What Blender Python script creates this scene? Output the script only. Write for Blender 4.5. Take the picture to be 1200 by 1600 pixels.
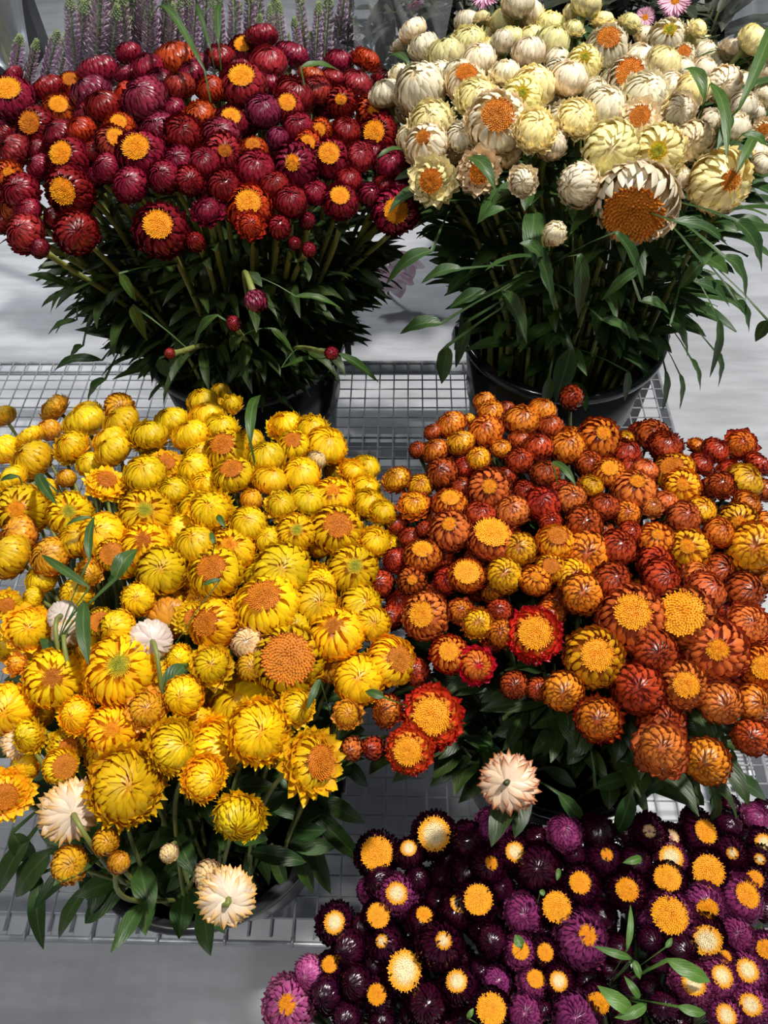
import bpy, math, random
import numpy as np
from mathutils import Vector, Matrix, Quaternion
R_=math.radians
rnd=random.Random(11)
scene=bpy.context.scene
for o in list(bpy.data.objects): bpy.data.objects.remove(o)
col=scene.collection

# ---------------------------------------------------------------- camera
H=1.12; F_PX=1155.0
PITCH,YAW,ROLL=.9553,.0546,-.0398
def cam_axes():
    cp,sp=math.cos(PITCH),math.sin(PITCH)
    w=Vector((-math.sin(YAW)*cp,math.cos(YAW)*cp,-sp)); r=Vector((math.cos(YAW),math.sin(YAW),0)); u=r.cross(w)
    cr,sr=math.cos(ROLL),math.sin(ROLL)
    return r*cr+u*sr, u*cr-r*sr, w
CR,CU,CW=cam_axes(); CAM=Vector((0,0,H))
cd=bpy.data.cameras.new('camera'); cam=bpy.data.objects.new('camera',cd); col.objects.link(cam)
cd.sensor_fit='VERTICAL'; cd.sensor_height=36.0; cd.sensor_width=27.0; cd.lens=36.0*F_PX/1600; cd.clip_start=.02
m=Matrix((CR,CU,-CW)).transposed().to_4x4(); m.translation=CAM; cam.matrix_world=m
scene.camera=cam
scene.view_settings.view_transform='Standard'; scene.view_settings.look='None'
scene.view_settings.exposure=0.0; scene.view_settings.gamma=1.0
try: scene.view_settings.use_curve_mapping=False
except Exception: pass

# ---------------------------------------------------------------- light: dim hall, strong shop ceiling lamps
w=bpy.data.worlds.new('world'); scene.world=w; w.use_nodes=True
w.node_tree.nodes['Background'].inputs[0].default_value=(.80,.88,1,1)
w.node_tree.nodes['Background'].inputs[1].default_value=.11
def area(loc,target,size,power,colr=(1,.97,.93),sy=None,spread=180):
    l=bpy.data.lights.new('ceiling_lamp','AREA'); l.spread=R_(spread); l.energy=power; l.size=size; l.color=colr
    if sy: l.shape='RECTANGLE'; l.size_y=sy
    o=bpy.data.objects.new('ceiling_lamp_light',l); col.objects.link(o); o.location=loc
    o.rotation_euler=(Vector(target)-Vector(loc)).to_track_quat('-Z','Y').to_euler(); return o
area((.95,.80,2.95),(.0,.45,.5),.15,92)
area((-1.7,2.6,3.2),(-1.2,2.0,0),.4,13,(.93,.97,1),spread=75)
area((1.9,2.2,3.2),(1.5,1.9,0),.4,5,(.93,.97,1),spread=75)
area((-.75,-.55,2.9),(-.1,.4,.4),.22,18,(1,.97,.93))

# ---------------------------------------------------------------- helpers
def tag(o,label=None,cat=None,group=None,kind=None):
    if label: o['label']=label
    if cat: o['category']=cat
    if group: o['group']=group
    if kind: o['kind']=kind
    return o
def empty(name,loc=(0,0,0)):
    o=bpy.data.objects.new(name,None); col.objects.link(o); o.location=loc; o.empty_display_size=.02; return o
class MB:
    def __init__(s): s.v=[]; s.f=[]; s.uv=[]; s.uv2=[]; s.mi=[]
    def grid(s,pts,nu,nv,uvs=None,uv2=(0,0),wrap=False,mi=0):
        b=len(s.v); s.v+= [tuple(p) for p in pts]
        U=nu if wrap else nu-1
        for j in range(nv-1):
            for i in range(U):
                i2=(i+1)%nu
                a=(b+j*nu+i,b+j*nu+i2,b+(j+1)*nu+i2,b+(j+1)*nu+i)
                s.f.append(a); s.mi.append(mi)
                if uvs: s.uv+= [uvs[k-b] for k in a]
                else: s.uv+= [(i/nu,j/(nv-1)),((i+1)/nu,j/(nv-1)),((i+1)/nu,(j+1)/(nv-1)),(i/nu,(j+1)/(nv-1))]
                s.uv2+=[uv2]*4
    def face(s,idx,mi=0,uv2=(0,0)):
        s.f.append(tuple(idx)); s.uv+=[(.5,.5)]*len(idx); s.uv2+=[uv2]*len(idx); s.mi.append(mi)
    def box(s,x0,x1,y0,y1,z0,z1,M=None,mi=0):
        b=len(s.v); P=[Vector((x,y,z)) for z in (z0,z1) for y in (y0,y1) for x in (x0,x1)]
        if M: P=[M@p for p in P]
        s.v+=[tuple(p) for p in P]
        for q in ((0,2,3,1),(4,5,7,6),(0,1,5,4),(2,6,7,3),(0,4,6,2),(1,3,7,5)): s.face([b+k for k in q],mi)
    def tube(s,path,rad,n=8,cap=True,uv2=(0,0),mi=0):
        path=[Vector(p) for p in path]; L=len(path)
        rr=rad if isinstance(rad,(list,tuple)) else [rad]*L
        t=(path[1]-path[0]).normalized(); a=t.orthogonal().normalized(); pts=[]
        for i,p in enumerate(path):
            t=(path[min(i+1,L-1)]-path[max(i-1,0)]).normalized()
            a=(a-t*a.dot(t)).normalized(); c=t.cross(a)
            for k in range(n):
                th=2*math.pi*k/n; pts.append(p+(a*math.cos(th)+c*math.sin(th))*rr[i])
        b=len(s.v); s.grid(pts,n,L,wrap=True,uv2=uv2,mi=mi)
        if cap:
            s.face([b+k for k in range(n)][::-1],mi,uv2); s.face([b+(L-1)*n+k for k in range(n)],mi,uv2)
    def lathe(s,prof,n=48,cx=0,cy=0,cz=0,mi=0):
        pts=[]
        for (r,z) in prof:
            for k in range(n):
                th=2*math.pi*k/n; pts.append((cx+r*math.cos(th),cy+r*math.sin(th),cz+z))
        s.grid(pts,n,len(prof),wrap=True,mi=mi)
    def mesh(s,name,smooth=True):
        me=bpy.data.meshes.new(name); me.from_pydata(s.v,[],s.f); 
        u1=me.uv_layers.new(name='pt'); u2=me.uv_layers.new(name='lv')
        u1.data.foreach_set('uv',np.array(s.uv,dtype=np.float32).ravel())
        u2.data.foreach_set('uv',np.array(s.uv2,dtype=np.float32).ravel())
        me.polygons.foreach_set('use_smooth',[smooth]*len(s.f))
        me.polygons.foreach_set('material_index',s.mi)
        me.update(); return me
    def build(s,name,mat,parent=None,smooth=True,loc=None):
        me=s.mesh(name,smooth)
        for mm in (mat if isinstance(mat,(list,tuple)) else [mat]): me.materials.append(mm)
        o=bpy.data.objects.new(name,me); col.objects.link(o)
        if parent is not None:
            o.parent=parent; o.location=-Vector(parent.location)    # geometry is given in world coordinates
        return o
def ray(px,py): return (CR*((px-600)/F_PX)-CU*((py-800)/F_PX)+CW)      # depth-normalised ray
def P(px,py,z):
    d=ray(px,py); return CAM+d*((z-H)/d.z)
def PY(px,py,Y):
    d=ray(px,py); return CAM+d*(Y/d.y)
def bez(a,b,c,d,n):
    out=[]
    for i in range(n+1):
        t=i/n; out.append(a*(1-t)**3+b*3*t*(1-t)**2+c*3*t*t*(1-t)+d*t**3)
    return out

# ---------------------------------------------------------------- materials
def nt(name):
    m=bpy.data.materials.new(name); m.use_nodes=True; t=m.node_tree; t.nodes.clear()
    out=t.nodes.new('ShaderNodeOutputMaterial'); b=t.nodes.new('ShaderNodeBsdfPrincipled'); t.links.new(b.outputs[0],out.inputs[0])
    return m,t,b,out
def N(t,k,**kw):
    n=t.nodes.new(k)
    for a,v in kw.items(): setattr(n,a,v)
    return n
def math_(t,op,a,b=None,c=None):
    n=N(t,'ShaderNodeMath',operation=op); n.use_clamp=False
    for i,x in enumerate((a,b,c)):
        if x is None: continue
        if isinstance(x,(int,float)): n.inputs[i].default_value=x
        else: t.links.new(x,n.inputs[i])
    return n.outputs[0]
def sstep(t,x,lo,hi):
    n=N(t,'ShaderNodeMapRange',interpolation_type='SMOOTHSTEP'); t.links.new(x,n.inputs[0])
    n.inputs[1].default_value=lo; n.inputs[2].default_value=hi; return n.outputs[0]
def mixc(t,f,a,b,mode='MIX'):
    n=N(t,'ShaderNodeMix',data_type='RGBA',blend_type=mode)
    if isinstance(f,(int,float)): n.inputs[0].default_value=f
    else: t.links.new(f,n.inputs[0])
    for i,x in ((6,a),(7,b)):
        if isinstance(x,(tuple,list)): n.inputs[i].default_value=(*x[:3],1)
        else: t.links.new(x,n.inputs[i])
    return n.outputs[2]
def uvn(t,name):
    n=N(t,'ShaderNodeUVMap',uv_map=name); s=N(t,'ShaderNodeSeparateXYZ'); t.links.new(n.outputs[0],s.inputs[0]); return n.outputs[0],s.outputs[0],s.outputs[1]
def petal_mat(name,base,tip,inner,edge,rough=.32,edge_amt=.7,tip0=.5,tip1=.98,streak=.35,transl=.12,spec=.5,coat=.0,outer=None):
    """base: foot of the bract, tip: its point, inner: hue of the innermost bracts, edge: rim line"""
    m,t,b,out=nt(name)
    uv,u,v=uvn(t,'pt'); _,s,r=uvn(t,'lv')
    oi=N(t,'ShaderNodeObjectInfo')
    c=mixc(t,sstep(t,v,tip0,tip1),base,tip)
    c=mixc(t,math_(t,'MULTIPLY',sstep(t,s,.45,1.0),.75),c,inner)
    if outer: c=mixc(t,math_(t,'MULTIPLY',math_(t,'SUBTRACT',1.0,sstep(t,s,.10,.75)),.72),c,outer)
    au=math_(t,'ABSOLUTE',math_(t,'SUBTRACT',math_(t,'MULTIPLY',u,2.0),1.0))
    e=sstep(t,math_(t,'ADD',math_(t,'MULTIPLY',math_(t,'MULTIPLY',v,v),.8),math_(t,'MULTIPLY',math_(t,'MULTIPLY',au,v),.5)),.52,.86)
    c=mixc(t,math_(t,'MULTIPLY',e,edge_amt),c,edge)
    mp=N(t,'ShaderNodeMapping'); t.links.new(uv,mp.inputs[0]); mp.inputs['Scale'].default_value=(9,1.2,1)
    cx=N(t,'ShaderNodeCombineXYZ'); t.links.new(math_(t,'MULTIPLY',r,40.),cx.inputs[2]); t.links.new(math_(t,'MULTIPLY',r,17.),cx.inputs[0])
    va=N(t,'ShaderNodeVectorMath',operation='ADD'); t.links.new(mp.outputs[0],va.inputs[0]); t.links.new(cx.outputs[0],va.inputs[1])
    no=N(t,'ShaderNodeTexNoise'); t.links.new(va.outputs[0],no.inputs[0]); no.inputs['Scale'].default_value=1.6; no.inputs['Detail'].default_value=3
    f=math_(t,'ADD',math_(t,'MULTIPLY',no.outputs[0],2*streak),1-streak)
    f=math_(t,'MULTIPLY',f,math_(t,'ADD',math_(t,'MULTIPLY',r,.35),.82))
    f=math_(t,'MULTIPLY',f,math_(t,'ADD',math_(t,'MULTIPLY',oi.outputs['Random'],.36),.82))
    cc=N(t,'ShaderNodeVectorMath',operation='SCALE'); t.links.new(c,cc.inputs[0]); t.links.new(f,cc.inputs[3])
    hs=N(t,'ShaderNodeHueSaturation'); t.links.new(cc.outputs[0],hs.inputs['Color'])
    t.links.new(math_(t,'ADD',math_(t,'MULTIPLY',math_(t,'FRACT',math_(t,'MULTIPLY',oi.outputs['Random'],7.3)),.020),.484),hs.inputs['Hue'])
    t.links.new(hs.outputs[0],b.inputs['Base Color'])
    b.inputs['Roughness'].default_value=rough; b.inputs['Specular IOR Level'].default_value=spec
    b.inputs['Coat Weight'].default_value=coat; b.inputs['Coat Roughness'].default_value=.18
    bp=N(t,'ShaderNodeBump'); bp.inputs['Strength'].default_value=.25; bp.inputs['Distance'].default_value=.0006
    t.links.new(no.outputs[0],bp.inputs['Height']); t.links.new(bp.outputs[0],b.inputs['Normal'])
    tr=N(t,'ShaderNodeBsdfTranslucent'); t.links.new(hs.outputs[0],tr.inputs[0]); mx=N(t,'ShaderNodeMixShader'); mx.inputs[0].default_value=transl
    t.links.new(b.outputs[0],mx.inputs[1]); t.links.new(tr.outputs[0],mx.inputs[2]); t.links.new(mx.outputs[0],out.inputs[0])
    return m
def leaf_mat(name,c1,c2,vein,rough=.45,transl=.18):
    m,t,b,out=nt(name)
    uv,u,v=uvn(t,'pt'); _,s,r=uvn(t,'lv')
    au=math_(t,'ABSOLUTE',math_(t,'SUBTRACT',math_(t,'MULTIPLY',u,2.0),1.0))
    c=mixc(t,r,c1,c2)
    no=N(t,'ShaderNodeTexNoise'); no.inputs['Scale'].default_value=60; no.inputs['Detail'].default_value=4
    tc=N(t,'ShaderNodeTexCoord'); t.links.new(tc.outputs['Object'],no.inputs[0])
    c=mixc(t,math_(t,'MULTIPLY',sstep(t,no.outputs[0],.35,.75),.45),c,tuple(x*.55 for x in c1))
    c=mixc(t,math_(t,'MULTIPLY',math_(t,'SUBTRACT',1.0,sstep(t,au,.0,.16)),.6),c,vein)
    t.links.new(c,b.inputs['Base Color']); b.inputs['Roughness'].default_value=rough
    wv=N(t,'ShaderNodeTexWave'); t.links.new(uv,wv.inputs[0]); wv.inputs['Scale'].default_value=4; wv.inputs['Distortion'].default_value=3; wv.bands_direction='DIAGONAL'
    bp=N(t,'ShaderNodeBump'); bp.inputs['Strength'].default_value=.15; bp.inputs['Distance'].default_value=.001
    t.links.new(wv.outputs['Fac'],bp.inputs['Height']); t.links.new(bp.outputs[0],b.inputs['Normal'])
    tr=N(t,'ShaderNodeBsdfTranslucent'); t.links.new(c,tr.inputs[0]); mx=N(t,'ShaderNodeMixShader'); mx.inputs[0].default_value=transl
    t.links.new(b.outputs[0],mx.inputs[1]); t.links.new(tr.outputs[0],mx.inputs[2]); t.links.new(mx.outputs[0],out.inputs[0])
    return m
def disc_mat(name,rim,mid,ctr,r0=.15,r1=.75,rough=.7):
    m,t,b,out=nt(name); _,s,r=uvn(t,'lv')                         # s = distance from the disc centre
    c=mixc(t,sstep(t,s,r0,r1),ctr,mid); c=mixc(t,sstep(t,s,.7,1.0),c,rim)
    f=math_(t,'ADD',math_(t,'MULTIPLY',r,.5),.72)
    cc=N(t,'ShaderNodeVectorMath',operation='SCALE'); t.links.new(c,cc.inputs[0]); t.links.new(f,cc.inputs[3])
    t.links.new(cc.outputs[0],b.inputs['Base Color']); b.inputs['Roughness'].default_value=rough; return m
def plain(name,c,rough=.5,metal=0.,noise=0.,nscale=30,bump=0.,c2=None,spec=.5,stretch=None):
    m,t,b,out=nt(name); b.inputs['Roughness'].default_value=rough; b.inputs['Metallic'].default_value=metal; b.inputs['Specular IOR Level'].default_value=spec
    b.inputs['Base Color'].default_value=(*c,1)
    if noise or c2:
        tc=N(t,'ShaderNodeTexCoord'); no=N(t,'ShaderNodeTexNoise'); no.inputs['Scale'].default_value=nscale; no.inputs['Detail'].default_value=6
        if stretch:
            mp=N(t,'ShaderNodeMapping'); mp.inputs['Scale'].default_value=stretch; t.links.new(tc.outputs['Object'],mp.inputs[0]); t.links.new(mp.outputs[0],no.inputs[0])
        else: t.links.new(tc.outputs['Object'],no.inputs[0])
        c=mixc(t,sstep(t,no.outputs[0],.35,.65),c,c2 or tuple(x*(1-noise) for x in c)); t.links.new(c,b.inputs['Base Color'])
        if bump:
            bp=N(t,'ShaderNodeBump'); bp.inputs['Strength'].default_value=bump; bp.inputs['Distance'].default_value=.002
            t.links.new(no.outputs[0],bp.inputs['Height']); t.links.new(bp.outputs[0],b.inputs['Normal'])
    return m
PM={}
PM['redR']=petal_mat('crimson_bract',(.27,.011,.017),(.100,.002,.011),(.27,.014,.014),(.03,.001,.002),.26,.6,streak=.45)
PM['redO']=petal_mat('orange_red_bract',(.52,.085,.015),(.24,.012,.006),(.55,.09,.012),(.09,.002,.002),.28,.6,streak=.4)
PM['redM']=petal_mat('copper_red_bract',(.36,.050,.032),(.155,.007,.013),(.36,.040,.020),(.05,.001,.004),.28,.6,streak=.4)
PM['redP']=petal_mat('mauve_red_bract',(.30,.045,.07),(.13,.006,.025),(.25,.018,.04),(.045,.001,.010),.26,.5,streak=.4)
PM['whiW']=petal_mat('ivory_bract',(.88,.73,.42),(.95,.88,.66),(.97,.93,.74),(.74,.54,.24),.36,.3,streak=.16,transl=.2)
PM['whiY']=petal_mat('pale_lemon_bract',(.92,.80,.42),(.95,.90,.52),(.95,.91,.42),(.72,.58,.20),.36,.3,streak=.16,transl=.2)
PM['whiT']=petal_mat('cream_tan_bract',(.84,.66,.36),(.93,.82,.58),(.93,.80,.50),(.52,.30,.10),.38,.5,streak=.25,transl=.18)
PM['yelY']=petal_mat('yellow_bract',(.92,.52,.015),(.98,.76,.008),(.98,.75,.008),(.80,.38,.003),.38,.34,streak=.13,transl=.22)
PM['yelA']=petal_mat('amber_bract',(.85,.42,.03),(.82,.38,.012),(.90,.52,.015),(.42,.10,.004),.36,.6,streak=.35,transl=.15)
PM['yelT']=petal_mat('dry_tan_bract',(.82,.66,.48),(.85,.52,.12),(.90,.70,.30),(.45,.20,.05),.4,.5,streak=.3,transl=.15)
PM['yelW']=petal_mat('dry_white_bract',(.82,.68,.58),(.90,.80,.66),(.90,.80,.66),(.50,.33,.24),.4,.5,streak=.25,transl=.15)
PM['oraR']=petal_mat('maroon_bract',(.56,.11,.024),(.13,.004,.005),(.50,.085,.014),(.035,.001,.002),.23,.8,streak=.45,tip0=.5,tip1=.9,outer=(.13,.006,.006))
PM['oraM']=petal_mat('salmon_bract',(.72,.21,.050),(.34,.028,.012),(.72,.21,.03),(.08,.004,.003),.30,.7,streak=.35,outer=(.30,.045,.016))
PM['oraO']=petal_mat('orange_bract',(.78,.22,.022),(.30,.014,.006),(.82,.29,.018),(.06,.002,.002),.30,.75,streak=.35,tip0=.5,outer=(.22,.014,.007))
PM['oraY']=petal_mat('golden_bract',(.86,.40,.02),(.48,.07,.008),(.90,.52,.012),(.16,.010,.003),.34,.6,streak=.3,outer=(.34,.045,.010))
PM['oraF']=petal_mat('fiery_bract',(.62,.05,.012),(.46,.014,.008),(.85,.36,.03),(.28,.004,.003),.28,.5,streak=.4)
PM['oraW']=petal_mat('faded_bract',(.86,.62,.42),(.70,.30,.10),(.62,.34,.14),(.20,.03,.03),.34,.75,streak=.3,tip0=.5)
PM['purD']=petal_mat('aubergine_bract',(.045,.003,.016),(.018,.0015,.008),(.040,.003,.014),(.008,.0005,.004),.17,.6,streak=.5,transl=.04,spec=.9,coat=.15)
PM['purP']=petal_mat('plum_bract',(.36,.070,.19),(.14,.012,.075),(.26,.03,.13),(.020,.001,.010),.24,.6,streak=.45,transl=.08,spec=.6)
PM['purK']=petal_mat('pink_bract',(.72,.26,.42),(.52,.06,.26),(.60,.09,.30),(.22,.010,.10),.30,.5,streak=.35,transl=.12)
DM={'y':disc_mat('golden_disc',(.90,.38,.004),(.92,.42,.005),(.88,.38,.005)),
    'o':disc_mat('orange_disc',(.66,.18,.003),(.68,.23,.004),(.62,.21,.005)),
    'b':disc_mat('brown_orange_disc',(.62,.20,.010),(.66,.24,.012),(.60,.22,.012)),
    'p':disc_mat('pale_centred_disc',(.95,.42,.010),(.95,.50,.03),(.93,.80,.50),.35,.8),
    'g':disc_mat('green_yellow_disc',(.80,.50,.01),(.62,.52,.02),(.42,.42,.03)),
    'w':disc_mat('cream_disc',(.93,.60,.22),(.93,.72,.45),(.55,.20,.24),.05,.4)}
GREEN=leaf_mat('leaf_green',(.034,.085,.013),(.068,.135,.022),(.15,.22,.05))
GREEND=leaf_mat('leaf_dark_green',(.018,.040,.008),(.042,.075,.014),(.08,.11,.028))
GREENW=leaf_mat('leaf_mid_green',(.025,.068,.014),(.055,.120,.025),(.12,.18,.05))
SPRIG=leaf_mat('leaf_fresh_green',(.07,.17,.03),(.12,.25,.04),(.22,.32,.10))
STEM=plain('stem_green',(.26,.29,.07),.5,noise=.5,nscale=25,c2=(.18,.20,.04))
STEMD=plain('stem_dark',(.09,.11,.03),.5,noise=.5,nscale=25)
BLACKP=plain('black_plastic',(.012,.012,.013),.16,noise=.2,spec=.6)
GREYP=plain('smoky_plastic',(.045,.047,.052),.22,spec=.6)
STEEL=plain('galvanised_wire',(.60,.62,.65),.34,.35,noise=.3,nscale=45)
ZINC=plain('galvanised_sheet',(.58,.60,.63),.42,.25,noise=.35,nscale=9,c2=(.42,.44,.47))
ALU=plain('dark_steel',(.10,.11,.11),.45,.5)
# ---------------------------------------------------------------- strawflower heads (unit radius, axis +Z)
GA=math.pi*(3-math.sqrt(5))
def bract(mb,az,lat1,L,W,hz,rs,lift,s,rr,blunt,nu=5,nv=6,curl=0.0,twist=0.0,bul=.30,roff=0.0,asym=.07):
    pts=[];uvs=[]
    for j in range(nv):
        v=j/(nv-1); la=lat1-L*(1-v)
        la=min(la,R_(98))
        if blunt: wv=[.55,.85,1,.98,.74,.10][j] if nv==6 else 1
        else: wv=[.55,.88,1,.86,.50,.04][j] if nv==6 else 1
        wv*=W
        rad=rs*(1-.07*(1-v))+lift*v**2.2
        c=Vector((math.cos(la)*math.cos(az),math.cos(la)*math.sin(az),math.sin(la)*hz))
        tu=Vector((-math.sin(az+twist*v),math.cos(az+twist*v),0))
        for i in range(nu):
            u=-1+2*i/(nu-1)
            q=c+tu*(u*wv)
            q2=Vector((q.x,q.y,q.z/hz)); q2=q2.normalized()
            edge=rad*(1+roff)-bul*abs(u)**2*wv+asym*u*(wv/max(W,1e-6))*(.3+.7*v)
            p=Vector((q2.x,q2.y,q2.z*hz))*edge
            if curl: p+= (Vector((math.cos(az),math.sin(az),-.2))*curl*max(0,v-.6)**1.5)
            pts.append(p); uvs.append(((u+1)/2,v))
    mb.grid(pts,nu,nv,uvs,(s,rr))
def spread_bract(mb,az,r0,z0,el,length,W,rr,s,curve=.35,nu=5,nv=6):
    pts=[];uvs=[]; d=Vector((math.cos(az),math.sin(az),0)); tu=Vector((-math.sin(az),math.cos(az),0)); p=d*r0+Vector((0,0,z0)); a=el-curve*.3
    for j in range(nv):
        v=j/(nv-1); wv=[.5,.82,1,.95,.62,.05][j]*W
        up=Vector((0,0,math.cos(a)))-d*math.sin(a)
        for i in range(nu):
            u=-1+2*i/(nu-1); pts.append(p+tu*(u*wv)+up*(.10*u*u*W*2)); uvs.append(((u+1)/2,v))
        p=p+(d*math.cos(a)+Vector((0,0,math.sin(a))))*(length/(nv-1)); a+=curve/(nv-1)
    mb.grid(pts,nu,nv,uvs,(s,rr))
def make_head(N_=110,hz=.8,rd=0.0,W=.20,L=58,lift=.05,blunt=False,low=-38,jit=.5,seed=1,spread=0,sp_el=(5,45),sp_len=.5,scale=1.0,curl=0.,sp_in=.82,bul=.30):
    r=random.Random(seed); mb=MB()
    top=math.acos(rd) if rd>0 else R_(64)
    s0,s1=math.sin(R_(low)),math.sin(top)
    for i in range(N_):
        s=i/(N_-1); la=math.asin(s0+(s1-s0)*min(1,s**.74))
        la+=R_(r.uniform(-3,3)*jit*2); 
        if rd>0 and s>.8: la+=R_(r.uniform(0,9))
        w=W*(1-.35*s)*r.uniform(.85,1.15)
        Ls=R_(L*(1-.25*s))*r.uniform(.85,1.1)
        bract(mb,i*GA+r.uniform(-.08,.08),la,Ls,w,hz,scale*(1-.05*s),lift*r.uniform(.3,1.6),s,r.random(),blunt,curl=curl*r.uniform(.3,1.3)*(1-s),twist=r.uniform(-.12,.12)*jit,roff=r.uniform(-.025,.025)*(1+s),bul=bul)
    if rd==0:                                                  # the pinched heart of a closed head
        nt_=max(14,int(N_*.30))
        for i in range(nt_):
            f=i/nt_; la=R_(62+25*f+r.uniform(-2,2))
            bract(mb,(N_+i)*GA+r.uniform(-.1,.1),la,R_(46-8*f)*r.uniform(.9,1.1),W*(.98-.38*f)*r.uniform(.85,1.15),hz,scale*(.955-.05*f),lift*r.uniform(.1,.9),.85+.15*f,r.random(),blunt,twist=r.uniform(-.2,.2),roff=r.uniform(-.02,.03),bul=bul)
    for i in range(spread):
        f=i/max(1,spread); el=R_(sp_el[0]+(sp_el[1]-sp_el[0])*f+r.uniform(-7,7))
        spread_bract(mb,i*GA*1.0+r.uniform(-.1,.1),sp_in*(.75-.1*f),-.35*hz+.25*f,el,sp_len*r.uniform(.8,1.15),W*1.05*r.uniform(.85,1.15),r.random(),.15+.3*f)
    # receptacle under the bracts
    prof=[(.001,-.55*hz-.08),(.22,-.60*hz),(.5,-.62*hz),(.8*.9,-.38*hz),(.88,-.05*hz),(.84,.3*hz)]
    if rd==0: prof+=[(.6,.66*hz),(.3,.84*hz),(.001,.88*hz)]
    else: prof+=[(max(rd,.3)*.98,min(.7,math.sin(top)*.86)*hz)]
    pts=[]; n=16
    for (a,z) in prof:
        for k in range(n): th=2*math.pi*k/n; pts.append((a*math.cos(th)*.86*scale,a*math.sin(th)*.86*scale,z*(.93 if z<0 else .88)*scale))
    mb.grid(pts,n,len(prof),[(.5,.15)]*len(pts),(.3,.3),wrap=True)
    return mb
def make_disc(rd,hz,seed=3,n=240,fr=.055,bulge=.10):
    r=random.Random(seed); mb=MB(); z0=math.sin(math.acos(rd))*hz*.93-.05
    nr=7; pts=[]; k=20
    for j in range(nr):
        q=j/(nr-1)
        for i in range(k):
            th=2*math.pi*i/k; rr=rd*1.04*max(q,.001); pts.append((rr*math.cos(th),rr*math.sin(th),z0+bulge*(1-q*q)-(.05 if q<.35 else 0)*(1-q/.35)))
    b=len(mb.v); mb.v+=pts
    for j in range(nr-1):
        for i in range(k):
            i2=(i+1)%k; mb.f.append((b+j*k+i,b+(j+1)*k+i,b+(j+1)*k+i2,b+j*k+i2)); mb.uv+=[(.5,.5)]*4; mb.uv2+=[((j+.5)/nr,.25)]*4; mb.mi.append(0)
    for i in range(n):
        q=math.sqrt((i+.5)/n); th=i*GA; rr=rd*q*1.04; z=z0+bulge*(1-q*q)-(.05 if q<.35 else 0)*(1-q/.35)-.01
        c=Vector((rr*math.cos(th),rr*math.sin(th),z)); h=fr*r.uniform(.7,1.5)*(1.5 if q>.85 else 1); w=rd*.062*r.uniform(.8,1.3)
        d=Vector((math.cos(th)*q*.8,math.sin(th)*q*.8,1)).normalized(); b=len(mb.v)
        ph=r.uniform(0,6)
        for kk in range(4): a=ph+kk*math.pi/2; mb.v.append(tuple(c+Vector((math.cos(a),math.sin(a),0))*w))
        for kk in range(4): a=ph+kk*math.pi/2; mb.v.append(tuple(c+d*h+Vector((math.cos(a),math.sin(a),0))*w*.55))
        for kk in range(4): mb.face([b+kk,b+(kk+1)%4,b+4+(kk+1)%4,b+4+kk],0,(q,r.random()))
        mb.face([b+4,b+5,b+6,b+7],0,(q,r.random()))
    return mb
RD={'d':.46,'D':.64,'e':.27,'o':.42,'q':.52}
STY={ # style per bunch: bract width, count, pointed or blunt, flatness, lift
 'red':dict(W=.16,N_=165,Wc=.19,Nc=110,blunt=False,hzd=.66,hzc=.74,lift=.075,L=48,bul=.30),
 'whi':dict(W=.215,N_=110,Wc=.27,Nc=70,blunt=False,hzd=.76,hzc=.84,lift=.06,L=66,bul=.20),
 'yel':dict(W=.165,N_=165,Wc=.205,Nc=110,blunt=False,hzd=.68,hzc=.74,lift=.055,L=62,bul=.20),
 'ora':dict(W=.185,N_=135,Wc=.235,Nc=84,blunt=False,hzd=.70,hzc=.80,lift=.065,L=54,bul=.30),
 'pur':dict(W=.125,N_=210,Wc=.150,Nc=160,blunt=False,hzd=.76,hzc=.84,lift=.08,L=40,bul=.30)}
PROTO={}
def proto(bun,T,var):
    key=(bun,T,var)
    if key in PROTO: return PROTO[key]
    S=STY[bun]; k=dict(W=S['W'],N_=S['N_'],blunt=S['blunt'],lift=S['lift'],L=S['L'],bul=S['bul'],seed=hash((len(bun),ord(bun[0]),ord(T),var))%9999)
    disc=None; hz=S['hzd']
    if T in 'csmub': k['W']=S['Wc']; k['N_']=S['Nc']
    if T in 'dDe':
        rd=RD[T]; mb=make_head(hz=hz,rd=rd,**k); disc=make_disc(rd,hz)
    elif T=='o':   # open: disc, incurved heart, many flared outer bracts
        rd=RD['o']; hz=.55; mb=make_head(hz=hz,rd=rd,spread=46,sp_el=(-5,45),sp_len=.52,scale=.80,curl=.25,sp_in=.8,**{**k,'lift':.10}); disc=make_disc(rd,hz)
    elif T=='q':   # wide ring of loose frills round a large disc
        rd=RD['q']; hz=.55; mb=make_head(hz=hz,rd=rd,spread=54,sp_el=(-15,35),sp_len=.42,scale=.84,curl=.3,sp_in=.86,**{**k,'lift':.14}); disc=make_disc(rd,hz)
    elif T=='s':   # closed heart with flared outer bracts
        hz=.78; mb=make_head(hz=hz,spread=26,sp_el=(0,35),sp_len=.5,scale=.82,curl=.2,**k)
    elif T=='m':   # many loose layers, nearly closed
        hz=.66; k['N_']=int(k['N_']*1.25); k['W']*=.9; mb=make_head(hz=hz,spread=40,sp_el=(-10,60),sp_len=.40,scale=.88,curl=.30,**{**k,'lift':.13})
    elif T=='u':   # bud with upright pointed bracts
        hz=1.0; k['N_']=36; k['W']*=1.25; mb=make_head(hz=hz,spread=12,sp_el=(35,65),sp_len=.7,scale=.72,**k)
    elif T=='b':
        hz=1.05; k['N_']=int(k['N_']*.6); k['W']*=1.25; k['L']=60; mb=make_head(hz=hz,low=-45,**k)
    else:
        hz=S['hzc']*(1+(var-1)*.07); mb=make_head(hz=hz,**k)
    me=mb.mesh('bracts'); me.materials.append(None)
    dm=None
    if disc: dm=disc.mesh('disc',False); dm.materials.append(None)
    PROTO[key]=(me,dm,hz); return PROTO[key]

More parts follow.
